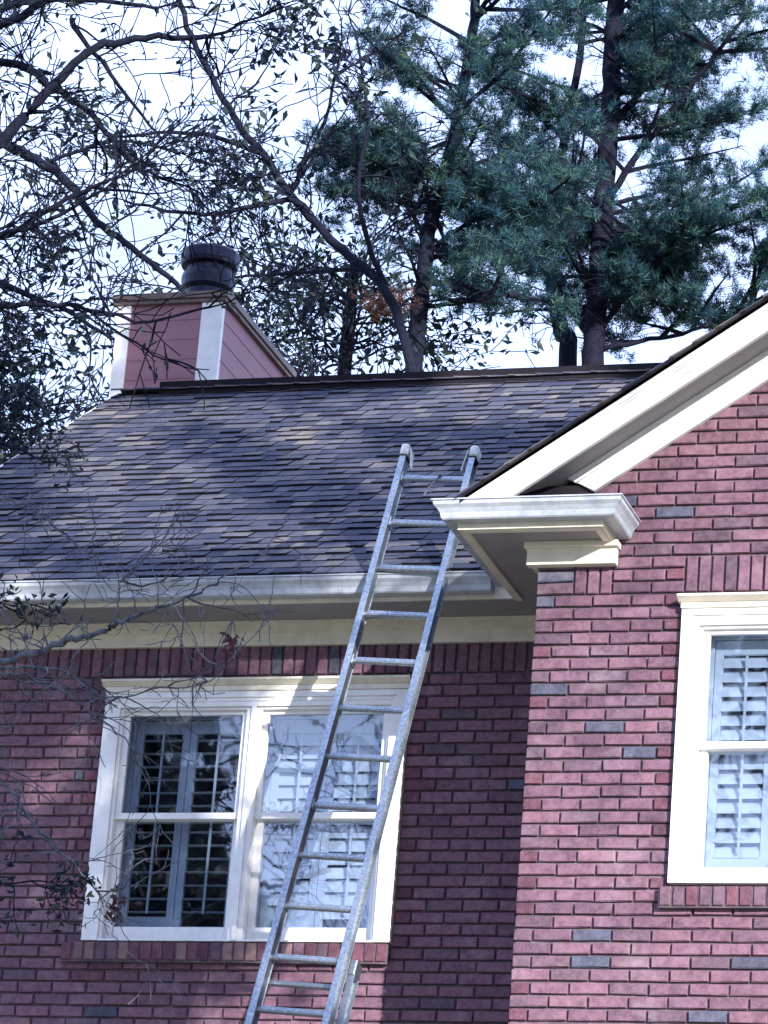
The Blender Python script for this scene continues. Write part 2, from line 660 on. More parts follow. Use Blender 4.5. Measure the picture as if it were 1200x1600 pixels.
for k in range(-30, kmax):
    ztop = -k * C
    xe = XR
    x0 = 0.
    if ztop > .45:
        x0 = max(0., rake_x(ztop))
        xe = XR - x0
        if x0 > APX - .1:
            continue
    even = k % 2 == 0
    n0 = len(WW.items)
    kw = dict(first=B / 2 if even else B) if x0 == 0. else dict(phase=B / 2 if even else 0.)
    if 0 <= k <= 21 or k == 22:
        row(WW, x0, WR[0], k, lastdark=even, **kw)
        row(WW, WR[1], xe, k, phase=B / 2 if even else 0., firstdark=even)
    elif k in (-1, -2, -3):
        if k in (-1, -2):
            row(WW, 0, .20, k, first=B)
            row(WW, .20 + 3 * C, WR[0], k, phase=B / 2 if even else 0., lastdark=even)
        else:
            row(WW, 0, WR[0], k, **kw)
        row(WW, WR[1], xe, k, phase=B / 2 if even else 0.)
    elif k == 23:
        row(WW, x0, WR[0] - .04, k, **kw)
        row(WW, WR[1] + .04, xe, k, phase=0.)
    else:
        row(WW, x0, xe, k, **kw)
    # recolour the corner headers and the blue-grey bricks
    for i in range(n0, len(WW.items)):
        it = list(WW.items[i])
        ii = i - n0
        if (k, ii) in blue_at:
            it[5] = BLUE
        elif ii == 0 and even and k >= 0 and x0 == 0:
            it[5] = DARKRED if rng.random() < .7 else DUSK
        elif k > -28 and it[5] is None:
            t = rng.random()
            it[5] = BLUE if t < .01 else DUSK if t < .12 else PINK
        WW.items[i] = tuple(it)
for i in range(3):
    WW.put(.20 + i * C + J / 2, .20 + (i + 1) * C - J / 2, J / 2, 2 * C + .008, True, col=PINK, name='soldier_brick')
x = WR[0]
while x < WR[1] - .02:
    WW.put(x + J / 2, x + C - J / 2, J / 2, 3 * C - J / 2, True, col=PINK if rng.random() < .6 else DUSK, name='soldier_brick')
    x += C
x = WR[0] - .04
while x < WR[1] + .03:
    WW.put(x + J / 2, x + C - J / 2, -1.66 + .008, -1.553, True, col=DARKRED if rng.random() < .4 else DUSK, yo=-.045, name='rowlock_brick')
    x += C
WW.lay(300)
b = MB()
b.box(WR[0] - .04, WR[1] + .04, -P - .035, -P + .011, -1.66, -1.553)
b.build('sill_mortar', M['mortar'], wing_wall)
# brick ends of the wing's side faces
b = MB()
for k in range(-6, kmax):
    y = -P + .1
    q = 0
    while y < -.02:
        e_ = min(y + (B / 2 if (k + q) % 9 == 0 else B), 0)
        for xs, xo in ((0, .09), (XR, -.09)):
            z1 = -k * C - J / 2
            b.box(min(xs, xs + xo), max(xs, xs + xo), y + J / 2, e_ - J / 2, z1 - HB, z1)
        y = e_
        q += 1
o = b.build('brickwork', M['brick'], wing_wall, kind='stuff')
o.color = PINK + (1,)

# --- roofs
S2 = .667
EY, EZ = -.545, .402
RY = 3.78
ang = math.atan(S2)
ca, sa = math.cos(ang), math.sin(ang)
SLEN = (RY - EY) / ca
X0R, X1R = -4.53, 6.4


def rp(x_, s_, h=0.):
    return (x_, EY + s_ * ca - h * sa, EZ + s_ * sa + h * ca)


b = MB()
b.hexa([rp(X0R, .06, -.03), rp(X1R, .06, -.03), (X1R, RY, EZ + S2 * (RY - EY) - .11), (X0R, RY, EZ + S2 * (RY - EY) - .11),
        rp(X0R, -.0, -.004), rp(X1R, -.0, -.004), rp(X1R, SLEN, -.004), rp(X0R, SLEN, -.004)])
zr = EZ + S2 * (RY - EY)
b.hexa([(X0R, RY, zr - .11), (X1R, RY, zr - .11), (X1R, RY * 2 - EY, EZ - .11), (X0R, RY * 2 - EY, EZ - .11),
        (X0R, RY, zr - .005), (X1R, RY, zr - .005), (X1R, RY * 2 - EY, EZ), (X0R, RY * 2 - EY, EZ)])
roof = b.build('roof', M['felt'], house, label='dark weathered shingle roof with tree shade on it')


def shingle_mesh(w, th, seed):
    rg = random.Random(seed)
    e = .143
    L = e + .03
    b_ = MB()
    j = lambda a: rg.uniform(-a, a)
    h0 = th
    sk = j(.006)
    #  local: x across, y up the slope, z off the roof
    v = [(-w / 2, 0 + j(.003), 0.001), (w / 2, 0 + j(.003), 0.001), (w / 2 + sk, L, 0), (-w / 2 + sk, L, 0),
         (-w / 2, v0 if (v0 := j(.003)) else 0, h0 + j(.0015)), (w / 2, j(.003), h0 + j(.0015)), (w / 2 + sk, L, .002), (-w / 2 + sk, L, .002)]
    b_.add(v, [(4, 5, 6, 7)], 0)
    b_.add(v, [(0, 1, 5, 4), (1, 2, 6, 5), (3, 0, 4, 7)], 1)
    return b_


EXP = .143
rows_n = int((SLEN - .06) / EXP) + 1
rest = MB()
cnt = 0
sh_cache = {}
for i in range(rows_n):
    s_ = i * EXP
    x = X0R - rng.uniform(0, .1)
    while x < X1R:
        w = rng.choice([.07, .09, .10, .12, .14, .17])
        th = rng.choice([.008, .011, .014, .018])
        x1 = x + w
        xa, xb = max(x, X0R), x1
        if xb - xa > .03 and xa < 3.0:
            inview = -3.6 - s_ * .35 < xa < .05 - s_ * .27
            off = rng.uniform(-.004, .004)
            if inview and cnt < 300 and s_ < SLEN - .2:
                key = (w, th, rng.randrange(3))
                if key not in sh_cache:
                    sh_cache[key] = shingle_mesh(w - .003, th, hash(key) % 999).mesh('shingle', [M['shingle'], M['felt']])
                o = bpy.data.objects.new('shingle', sh_cache[key])
                o.location = rp((x + x1) / 2, s_ + off, 0)
                o.rotation_euler = (ang, 0, 0)
                o.parent = roof
                COL.objects.link(o)
                cnt += 1
            else:
                mb = shingle_mesh(xb - xa - .003, th, rng.randrange(9999))
                vs = [rp((xa + xb) / 2 + v[0], min(s_ + off + v[1], SLEN), v[2]) for v in mb.v]
                o0 = len(rest.v)
                rest.v += vs
                rest.f += [tuple(q + o0 for q in f_) for f_ in mb.f]
                rest.m += mb.m
        x = x1
rest.build('shingle_courses', [M['shingle'], M['felt']], roof, kind='stuff')
# ridge vent with its cap shingles
boxo('ridge_vent', M['felt'], roof, X0R + .35, X1R, RY - .15, RY + .15, zr - .10, zr + .012, 0)
x = X0R
while x < 0.2:
    mb = MB()
    hh = .014
    zt = zr + .018 + rng.uniform(0, .004)
    for sgn in (-1, 1):
        y_ = RY + sgn * .17
        mb.hexa([(x, RY, zt), (x + .24, RY, zt), (x + .24, y_, zt - .07), (x, y_, zt - .07),
                 (x, RY, zt + hh), (x + .24, RY, zt + hh * .3), (x + .24, y_, zt - .07 + hh * .3), (x, y_, zt - .07 + hh)])
    mb.build('ridge_cap', M['shingle'], roof)
    x += .19
# left rake board and barge shingle edge
b = MB()
b.hexa([(X0R - .03, EY - .01, EZ - .16), (X0R, EY - .01, EZ - .16), (X0R, RY, zr - .17), (X0R - .03, RY, zr - .17),
        (X0R - .03, EY - .01, EZ - .005), (X0R, EY - .01, EZ - .005), (X0R, RY, zr - .012), (X0R - .03, RY, zr - .012)])
b.build('rake_board', M['cream'], house, label='rake board at the far left gable end')

# wing roof (two slopes) over the rakes
YF = -1.715
RX = APX
b = MB()
top = lambda x_: .605 + SL * x_
topr = lambda x_: top(XR - x_)
for fn, xa, xb in ((top, -.315, RX), (topr, XR + .315, RX)):
    b.hexa([(xa, YF, fn(xa) - .03), (xb, YF, fn(xb) - .03), (xb, 1.9, fn(xb) - .03), (xa, -.40, fn(xa) - .03),
            (xa, YF, fn(xa) - .002), (xb, YF, fn(xb) - .002), (xb, 1.9, fn(xb) - .002), (xa, -.40, fn(xa) - .002)])
wing_roof = b.build('wing_roof', M['felt'], house, label='shingle roof edge above the sunlit white rake')
b = MB()
k = 0
ln = math.hypot(1, SL)
x = -.325
while x < RX:
    y = YF - .03
    yend = -.50 + (x + .46) * 1.02
    while y < yend:
        w = rng.choice([.12, .16, .2, .26])
        t_ = rng.choice([.006, .010, .014])
        dx = .143 / ln
        b.hexa([(x, y, top(x)), (x, y + w - .004, top(x)), (x + dx * 1.2, y + w - .004, top(x + dx * 1.2)), (x + dx * 1.2, y, top(x + dx * 1.2)),
                (x, y, top(x) + t_), (x, y + w - .004, top(x) + t_), (x + dx * 1.2, y + w - .004, top(x + dx * 1.2) + .002), (x + dx * 1.2, y, top(x + dx * 1.2) + .002)][0:4][::-1] +
               [(x, y, top(x) + t_), (x, y + w - .004, top(x) + t_), (x + dx * 1.2, y + w - .004, top(x + dx * 1.2) + .002), (x + dx * 1.2, y, top(x + dx * 1.2) + .002)][::-1])
        y += w
    x += .143 / ln
b.build('shingle_courses', M['shingle'], wing_roof, kind='stuff')

# --- rakes of the wing gable: outer crown + fascia, soffit, inner frieze board
def slope_board(name, mat, za, zb, y0, y1, xa, xb, right=False, cutl=None, bevel=.003):
    """board lying between intercepts za..zb of the gable slope"""
    b_ = MB()
    f = lambda x_, zi: zi + SL * x_
    xa2 = cutl if cutl is not None else xa
    pts = [(xa, f(xa, za)), (xb, f(xb, za)), (xb, f(xb, zb)), (xa2, f(xa2, zb))]
    if right:
        pts = [(XR - p_[0], p_[1]) for p_ in pts][::-1]
    poly = [(p_[0], y0, p_[1]) for p_ in pts]
    b_.prism(poly, (0, y1 - y0, 0))
    return b_.build(name, mat, house, bevel=bevel)


for R_ in (False, True):
    slope_board('rake_crown', M['white'], .548, .600, YF, -1.66, -.235, RX, R_, cutl=-.312)
    slope_board('rake_molding', M['white'], .535, .552, YF + .012, -1.66, -.215, RX, R_, cutl=-.24)
    slope_board('rake_board', M['white'], .434, .540, YF + .022, -1.66, -.062, RX, R_, cutl=-.222)
    slope_board('rake_soffit', M['soffit'], .522, .535, -1.66, -P - .003, -.05, RX, R_, cutl=-.06, bevel=0)
    slope_board('rake_frieze', M['white'], .365, .52, -P - .035, -P - .0, .285, RX, R_, cutl=.155)
    slope_board('rake_frieze_molding', M['white'], .47, .524, -P - .055, -P - .03, .19, RX, R_, cutl=.145)

# --- gutters
gp = [(0, 0), (0, -.095), (.065, -.095), (.072, -.088), (.078, -.062), (.092, -.040), (.108, -.024), (.112, -.006), (.120, -.004), (.120, .003), (.110, .003), (.104, -.002), (.100, -.018),
      (.086, -.034), (.071, -.058), (.064, -.084), (.006, -.090), (.004, 0)]
b = MB()
b.sweep([(-4.5, -.45), (-.47, -.45)], gp, .392)
# outward must be -Y: walking +X has its right side at -Y
b.build('gutter', M['gutter'], house, label='white metal gutter along the main eave, dirty and shaded')
b = MB()
b.sweep([(-.35, -.58), (-.35, -1.60), (.42, -1.60), (.42, -P - .006)], gp, .388)
b.build('gutter', M['gutter'], house, label='clean gutter returning round the corner of the wing')
b = MB()
b.sweep([(XR + .35, -.0), (XR + .35, -1.60), (XR - .42, -1.60), (XR - .42, -P - .006)][::-1], gp, .388)
b.build('gutter', M['gutter'], house, label='gutter on the far side of the wing')
for gx in (-2.62, -1.31):
    b = MB()
    b.sweep([(gx, -.4485), (gx + .035, -.4485)], [(o_ * 1.025 + .0015, z_ * 1.02) for o_, z_ in gp], .392)
    b.build('gutter_seam', M['gutter'], house)
for gx in (-3.6, -3.0, -2.3, -1.7, -.85):
    boxo('gutter_hanger', M['gutter'], house, gx, gx + .02, -.555, -.452, .386, .391, 0)
# --- fascia, soffits, friezes
fp = [(0, 0), (-.02, 0), (-.02, -.118), (0, -.118)]
b = MB()
b.sweep([(-4.5, -.448), (-.34, -.448)], fp, .392)
b.build('fascia_board', M['cream'], house)
b = MB()
fp = [(0, 0), (-.02, 0), (-.02, -.128), (0, -.128)]
b.sweep([(-.352, -.46), (-.352, -1.598), (.418, -1.598), (.418, -P - .004)], fp, .388)
b.build('fascia_board', M['cream'], house)
bead = [(-.018, -.118), (-.018, -.134), (-.05, -.134), (-.05, -.118)]
b = MB()
b.sweep([(-.352, -.46), (-.352, -1.598), (.418, -1.598), (.418, -P - .004)], bead, .388)
b.build('bead_molding', M['cream'], house)
boxo('soffit', M['soffit'], house, -4.5, -.005, -.43, -.001, .286, .299, 0, label='soffit under the main eave')
b = MB()
b.box(-.334, -.001, -1.58, -.431, .268, .280)
b.box(-.001, .40, -1.58, -P - .003, .268, .280)
b.build('soffit', M['soffit'], house, label='soffit under the wing cornice return')
boxo('frieze_board', M['cream'], house, -4.5, -.003, -.03, -.0, .168, .286, label='cream frieze board above the soldier bricks')
b = MB()
b.prism([(-4.5, -.03, .240), (-4.5, -.046, .243), (-4.5, -.085, .262), (-4.5, -.115, .270), (-4.5, -.118, .285), (-4.5, -.03, .285)], (4.497, 0, 0))
b.build('bed_molding', M['cream'], house)
# side frieze on the wing's left wall
boxo('frieze_board', M['cream'], house, -.03, -.0, -P - .004, -.035, .15, .267, label='frieze board on the side of the wing')
# the block that ends the frieze on the wing front
boxo('frieze_block', M['cream'], house, -.045, .43, -P - .06, -P - .005, .147, .238, .004, label='cream frieze block under the cornice return')
b = MB()
b.box(-.058, .443, -P - .085, -P - .005, .235, .268)
b.build('bed_molding', M['cream'], house, bevel=.004)
# cornice return: small dark roof on top of the gutter
b = MB()
x0, x1 = -.33, .41
hz = .215
b.add([(x0, -1.60, .385), (x1, -1.60, .385), (x1, -P - .004, .385), (x0, -P - .004, .385), (x0 + .30, -P - .004, .385 + hz), (x1 - .22, -P - .004, .385 + hz), (x0 + .37, -1.40, .385 + hz * .8), (x1 - .27, -1.40, .385 + hz * .8)],
      [(0, 1, 7, 6), (1, 2, 5, 7), (3, 0, 6, 4), (6, 7, 5, 4), (0, 3, 2, 1), (2, 3, 4, 5)])
b.build('cornice_return_roof', M['felt'], house, label='small dark roof on the cornice return')

# --- double windows with plantation shutters
def window(xl, y, zt, opened, ztag):
    w = empty_part('window', house, ztag)
    x0, x1, zb = xl, xl + 1.79, zt - 1.50
    Wt = M['white']
    f = MB()
    # casing
    cw = .095
    f.box(x0, x0 + cw, y - .035, y + .05, zb, zt - .065)
    f.box(x1 - cw, x1, y - .035, y + .05, zb, zt - .065)
    f.box(x0 + cw, x1 - cw, y - .035, y + .05, zt - .155, zt - .065)
    # back-band steps
    f.box(x0 + cw, x0 + cw + .018, y - .015, y + .09, zb + .012, zt - .155)
    f.box(x1 - cw - .018, x1 - cw, y - .015, y + .09, zb + .012, zt - .155)
    f.box(x0 + cw + .018, x1 - cw - .018, y - .018, y + .09, zt - .170, zt - .155)
    f.box(x0 + .07, x1 - .07, y - .045, y - .034, zt - .105, zt - .093)
    f.box(x0 + .085, x1 - .085, y - .040, y - .034, zt - .128, zt - .118)
    # sill nosing
    f.box(x0 + cw, x1 - cw, y - .03, y + .09, zb, zb + .012)
    # mullion with a rib
    xm = (x0 + x1) / 2
    f.box(xm - .045, xm + .045, y - .022, y + .09, zb + .012, zt - .170)
    f.box(xm - .014, xm + .014, y - .038, y - .021, zb + .004, zt - .120)
    f.build('window_frame', Wt, w, bevel=.003)
    h = MB()
    h.box(x0 - .004, x1 + .004, y - .045, y - .0, zt - .065, zt - .035)
    h.prism([(x0 - .018, y - .0, zt - .035), (x0 - .018, y - .050, zt - .035), (x0 - .018, y - .075, zt - .018), (x0 - .018, y - .085, zt - .012), (x0 - .018, y - .085, zt), (x0 - .018, y - .0, zt)][::-1], (1.79 + .036, 0, 0))
    h.build('head_molding', M['cream'], w, bevel=.002)
    zmid = zt - .795
    for si, (a, c) in enumerate(((x0 + cw + .018, xm - .045), (xm + .045, x1 - cw - .018))):
        # upper sash sits forward, lower sash behind it
        for up_ in (1, 0):
            z1, z0 = (zt - .170, zmid) if up_ else (zmid + .035, zb + .012)
            ys = y + .008 if up_ else y + .045
            st = .032 if up_ else .042
            s_ = MB()
            rb, rtp = (.036, .022) if up_ else (.085, .036)
            s_.box(a, a + st, ys, ys + .034, z0, z1)
            s_.box(c - st, c, ys, ys + .034, z0, z1)
            s_.box(a + st, c - st, ys, ys + .034, z0, z0 + rb)
            s_.box(a + st, c - st, ys, ys + .034, z1 - rtp, z1)
            s_.build('sash', Wt, w, bevel=.002)
            gl = MB()
            gl.box(a + st - .002, c - st + .002, ys + .014, ys + .018, z0 + rb - .002, z1 - rtp + .002)
            gl.build('pane', M['glass'], w)
        # interior shutters: outer frame and two panels each with louvers and a tilt rod
        ysh = y + .125
        fr = MB()
        fr.box(a - .03, a + .035, ysh - .012, ysh + .045, zb, zt - .12)
        fr.box(c - .035, c + .03, ysh - .012, ysh + .045, zb, zt - .12)
        fr.box(a + .035, c - .035, ysh - .012, ysh + .045, zt - .185, zt - .12)
        fr.box(a + .035, c - .035, ysh - .012, ysh + .045, zb, zb + .06)
        fr.build('shutter_frame', M['shutter'], w, bevel=.002)
        pm = (a + c) / 2 - .01
        for pi, (pa, pb) in enumerate(((a + .038, pm - .002), (pm + .002, c - .038))):
            op = opened[si][pi]
            st = .042
            zp1 = zt - .19
            zp0 = zb + .065
            zb_l = zp0 + (.11 if pi == 0 else .055)
            ds = MB()
            ds.box(pa, pa + st, ysh, ysh + .027, zp0, zp1)
            ds.box(pb - st, pb, ysh, ysh + .027, zp0, zp1)
            ds.box(pa + st, pb - st, ysh, ysh + .027, zp0, zb_l)
            ds.box(pa + st, pb - st, ysh, ysh + .027, zp1 - .075, zp1)
            ds.build('shutter_panel', M['shutter'], w, bevel=.002)
            z_ = zp1 - .075 - .038
            lm = MB()
            tilt = math.radians(op)
            while z_ > zb_l + .02:
                hw = .040
                cy, sz = math.cos(tilt) * hw, math.sin(tilt) * hw
                yc = ysh + .014
                tt = .0045
                ny, nz = math.sin(tilt) * tt, -math.cos(tilt) * tt
                xa_, xb_ = pa + st + .002, pb - st - .002
                # outer edge (towards the glass) is the low edge
                pr = [(-cy, -sz), (-cy * .5 + ny, -sz * .5 + nz), (cy * .5 + ny, sz * .5 + nz), (cy, sz), (cy * .5 - ny, sz * .5 - nz), (-cy * .5 - ny, -sz * .5 - nz)]
                l_ = MB()
                l_.prism([(xa_, yc + a_, z_ + b_) for a_, b_ in pr], (xb_ - xa_, 0, 0))
                l_.build('louver', M['shutter'], w)
                z_ -= .0765
            rod = MB()
            rx = (pa + pb) / 2 + .012
            rod.box(rx - .006, rx + .006, ysh - .030, ysh - .018, z_ + .06, zp1 - .09)
            rod.build('tilt_rod', M['shutter'], w)
    # the dark room behind
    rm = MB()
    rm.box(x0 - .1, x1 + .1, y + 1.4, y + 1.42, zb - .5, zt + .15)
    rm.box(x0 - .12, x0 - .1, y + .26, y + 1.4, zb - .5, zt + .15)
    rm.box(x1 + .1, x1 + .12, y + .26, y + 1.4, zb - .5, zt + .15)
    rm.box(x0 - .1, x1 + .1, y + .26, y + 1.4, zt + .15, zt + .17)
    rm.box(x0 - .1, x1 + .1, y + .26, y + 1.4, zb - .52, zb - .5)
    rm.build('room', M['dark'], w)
    return w


def empty_part(name, parent, label):
    # a window is a part of the house: its own mesh is the wall opening's lining
    o = MB()
    x0, zt, y = label[1], label[2], label[3]
    x1, zb = x0 + 1.79, zt - 1.5
    o.box(x0 + .031, x0 + .05, y + .051, y + .25, zb + .02, zt - .03)
    o.box(x1 - .05, x1 - .031, y + .051, y + .25, zb + .02, zt - .03)
    o.box(x0 + .05, x1 - .05, y + .091, y + .25, zt - .05, zt - .03)
    o.box(x0 + .05, x1 - .05, y + .091, y + .25, zb - .0, zb + .019)
    ob = o.build(name, M['white'], parent)
    ob['label'] = label[0]
    return ob


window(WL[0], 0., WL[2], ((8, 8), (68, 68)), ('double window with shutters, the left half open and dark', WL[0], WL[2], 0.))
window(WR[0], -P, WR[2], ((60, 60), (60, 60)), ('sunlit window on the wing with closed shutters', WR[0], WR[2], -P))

# --- chimney chase
cx0, cx1, cy0, cy1, cz = -4.77, -3.995, 4.2, 5.69, 4.12
b = MB()
b.box(cx0 + .012, cx1 - .012, cy0 + .012, cy1 - .012, GZ, cz)
chim = b.build('chimney', M['felt'], house, label='mauve sided chimney chase with white corner boards')
z = 2.2
cb = .145
while z < cz - .01:
    z1 = min(z + .150, cz)
    b = MB()   # front board, lapped
    for (pa, pb, ax) in (((cx0 + .09), (cx1 - cb), 'f'), ((cy0 + .02), (cy1 - .10), 's')):
        b = MB()
        if ax == 'f':
            b.prism([(pa, cy0 + .012, z), (pa, cy0 - .006, z), (pa, cy0 - .002, z1 + .004), (pa, cy0 + .012, z1 + .004)], (pb - pa, 0, 0))
        else:
            b.prism([(cx1 - .012, pa, z), (cx1 + .006, pa, z), (cx1 + .002, pa, z1 + .004), (cx1 - .012, pa, z1 + .004)][::-1], (0, pb - pa, 0))
        b.build('siding_board', M['siding'], chim)
    z = z1
boxo('corner_board', M['white'], chim, cx0 - .01, cx0 + .09, cy0 - .022, cy0 + .012, 2.0, cz - .002)
b = MB()
b.box(cx1 - cb, cx1 + .018, cy0 - .024, cy0 + .018, 2.0, cz - .002)
b.build('corner_board', M['white'], chim, bevel=.003)
boxo('corner_board', M['siding'], chim, cx1 - .012, cx1 + .018, cy1 - .10, cy1 + .018, 2.0, cz - .002)
b = MB()
e = .035
b.box(cx0 - e, cx1 + e, cy0 - e, cy1 + e, cz, cz + .03)
b.box(cx0 - e - .015, cx1 + e + .015, cy0 - e - .015, cy1 + e + .015, cz + .03, cz + .08)
b.build('chimney_cap', M['capmetal'], chim, bevel=.004)
b = MB()
b.lathe([(.165, 0), (.165, .20), (.19, .23), (.198, .30), (.192, .335), (.165, .345), (.165, .385), (.205, .40), (.215, .43), (.215, .50), (.205, .515), (.16, .53), (.05, .545)], (-4.30, 4.66, cz + .075))
b.build('flue_cap', M['flue'], chim, smooth=False, bevel=.003, label='round dark metal flue cap')

# ------------------------------------------------------------------ ladder
ladder = empty('extension_ladder', 'silver aluminium extension ladder leaning on the eave beside the wing', 'ladder')
# the frame of the ladder: s = distance from the gutter crossing along the rails (down is positive)
LA, LB_ = -.0696, -.2815
LC = -math.sqrt(1 - LA * LA - LB_ * LB_)
ax_s = Vector((LA, LB_, LC))
ax_w = Vector((1, 0, 0))
ax_w = (ax_w - ax_s * ax_w.dot(ax_s)).normalized()
ax_n = ax_w.cross(ax_s)
if ax_n.y > 0:
    ax_n = -ax_n            # towards the climber
O = Vector((-.9202, -.60, .3478))


def lp(w_, s_, n_):
    return O + ax_w * w_ + ax_s * s_ + ax_n * n_


def lbox(b_, w0, w1, s0, s1, n0, n1, mi=0):
    b_.hexa([lp(w0, s0, n0), lp(w1, s0, n0), lp(w1, s0, n1), lp(w0, s0, n1), lp(w0, s1, n0), lp(w1, s1, n0), lp(w1, s1, n1), lp(w0, s1, n1)], mi)


def rail(side, half, s0, s1, nc, name='rail'):
    """I-beam rail: web plus two flanges, side = -1 left, +1 right"""
    b_ = MB()
    wi = side * half
    wo = side * (half + .004)
    lbox(b_, min(wi, wo), max(wi, wo), s0, s1, nc - .036, nc + .036)
    fo = side * (half + .032)
    for n0 in (nc - .038, nc + .034):
        lbox(b_, min(side * (half - .004), fo), max(side * (half - .004), fo), s0, s1, n0, n0 + .004)
    return b_.build(name, M['alu'], ladder, bevel=.001)


hw = .188
S0 = -2.2 * .3048
SEND = (O.z - GZ) / -LC - .02
rail(-1, hw, S0 - .13, 6.0, .0)
rail(1, hw, S0 - .13, 6.0, .0)
bs = 2.36                               # where the base section's rails begin (behind and outside of the fly)
rail(-1, hw + .040, bs, SEND, -.085)
rail(1, hw + .040, bs, SEND, -.085)
for i in range(22):
    s_ = S0 + i * .3048
    if s_ > 5.9:
        break
    b = MB()
    n0 = 0.
    pts = [lp(-hw + .0, s_, n0), lp(hw - .0, s_, n0)]
    b.tube(pts, [.0165, .0165], 10)
    lbox(b, -hw + .02, hw - .02, s_ - .0185, s_ - .012, n0 - .011, n0 + .011)
    b.build('rung', M['alu'], ladder)
s_ = bs + .12
while s_ < SEND - .1:
    b = MB()
    b.tube([lp(-hw - .036, s_, -.085), lp(hw + .036, s_, -.085)], [.0165, .0165], 10)
    b.build('rung', M['alu'], ladder)
    s_ += .3048
for side in (-1, 1):
    # top ends: plastic and metal end cap, with the curled lock plate
    wa, wb = sorted((side * (hw - .012), side * (hw + .040)))
    b = MB()
    lbox(b, wa, wb, S0 - .215, S0 - .140, -.044, .046)
    b.build('rail_cap', M['capwhite'], ladder, bevel=.018, label='pale worn rail end cap')
    b = MB()
    lbox(b, wa + .008, wb - .008, S0 - .143, S0 - .128, -.034, .034)
    b.build('rail_cap_gap', M['felt'], ladder)  # near-black block stands in for the shaded gap below the cap
    b = MB()       # bright bent plate beside the tip
    wc = side * (hw - .016)
    b.hexa([lp(wc, S0 - .185, -.03), lp(wc - side * .006, S0 - .185, -.03), lp(wc - side * .006, S0 - .185, .035), lp(wc, S0 - .185, .035),
            lp(wc - side * .022, S0 - .06, -.012), lp(wc - side * .028, S0 - .06, -.012), lp(wc - side * .028, S0 - .06, .012), lp(wc - side * .022, S0 - .06, .012)])
    b.build('lock_plate', M['capwhite'], ladder)
    for i in (0, 1, 4, 7):
        s_ = S0 + i * .3048
        b = MB()
        lbox(b, min(side * hw, side * (hw - .012)), max(side * hw, side * (hw - .012)), s_ - .03, s_ + .03, -.028, .028)
        b.build('rung_plate', M['alu'], ladder, bevel=.004)
    b = MB()   # rail guide of the base section
    lbox(b, min(side * (hw + .03), side * (hw + .072)), max(side * (hw + .03), side * (hw + .072)), bs - .03, bs + .06, -.13, -.04)
    b.build('rail_guide', M['alu'], ladder, bevel=.008)
    b = MB()
    lbox(b, min(side * (hw + .02), side * (hw + .09)), max(side * (hw + .02), side * (hw + .09)), SEND - .10, SEND, -.13, -.03)
    b.build('foot', M['felt'], ladder, bevel=.006)
b = MB()
pts = [lp(.02 + .012 * math.sin(i * .9), S0 + .02 + i * .02, .02 + .004 * math.cos(i)) for i in range(6)]
b.tube([lp(.05, S0 - .02, .0), lp(.035, S0 - .005, .022), lp(.015, S0 + .03, .022), lp(-.01, S0 + .07, .018), lp(-.03, S0 + .12, .01)], [.005] * 5, 6)
b.build('rope', M['twig'], ladder)

# ------------------------------------------------------------------ trees
def smooth_path(pts, sub=5, jit=0.0, rg=rng):
    pts = [Vector(p) for p in pts]
    out = []
    n = len(pts)
    for i in range(n - 1):
        p0, p1, p2, p3 = pts[max(i - 1, 0)], pts[i], pts[i + 1], pts[min(i + 2, n - 1)]
        for k in range(sub):
            t = k / sub
            q = 0.5 * ((2 * p1) + (p2 - p0) * t + (2 * p0 - 5 * p1 + 4 * p2 - p3) * t * t + (3 * p1 - p0 - 3 * p2 + p3) * t ** 3)
            if jit:
                q = q + Vector((rg.uniform(-jit, jit), rg.uniform(-jit, jit), rg.uniform(-jit, jit)))
            out.append(q)
    out.append(pts[-1])
    return out


def limb(name, tree, mat, pts, r0, r1, sub=5, jit=.02, sides=7):
    ps = smooth_path(pts, sub, jit)
    n = len(ps)
    b_ = MB()
    b_.tube(ps, [r0 + (r1 - r0) * i / (n - 1) for i in range(n)], sides)
    b_.build(name, mat, tree, smooth=True)
    return ps


def grow(b_, start, direc, length, r, depth, tips, rg, wig=.35, droop=-.03, flat=None, kids=3, minr=.003, sides=3):
    """one twig and its children, into mesh b_; tips collects end points"""
    d = direc.normalized()
    seg = max(3, int(length / (.12 if minr > .0035 else .045)))
    sl = length / seg
    p_ = start.copy()
    pts = [p_.copy()]
    for i in range(seg):
        d = (d + Vector((rg.gauss(0, wig), rg.gauss(0, wig), rg.gauss(0, wig) + droop)) * .58).normalized()
        p_ = p_ + d * sl
        pts.append(p_.copy())
    rad = [max(minr, r * (1 - .75 * i / seg)) for i in range(seg + 1)]
    b_.tube(pts, rad, sides, cap=False)
    tips.append((pts[-1], d))
    if depth > 0:
        for k_ in range(kids):
            t = rg.uniform(.2, .95)
            i = min(seg - 1, int(t * seg))
            dd = (pts[i + 1] - pts[i]).normalized()
            side = Vector((rg.gauss(0, 1), rg.gauss(0, 1), rg.gauss(0, 1)))
            side = (side - dd * side.dot(dd)).normalized()
            nd = dd * rg.uniform(.4, .9) + side * rg.uniform(.5, 1.0)
            grow(b_, pts[i], nd, length * rg.uniform(.4, .7), rad[i] * .65, depth - 1, tips, rg, wig, droop, flat, kids, minr, sides)
    else:
        tips.append((pts[len(pts) // 2], d))


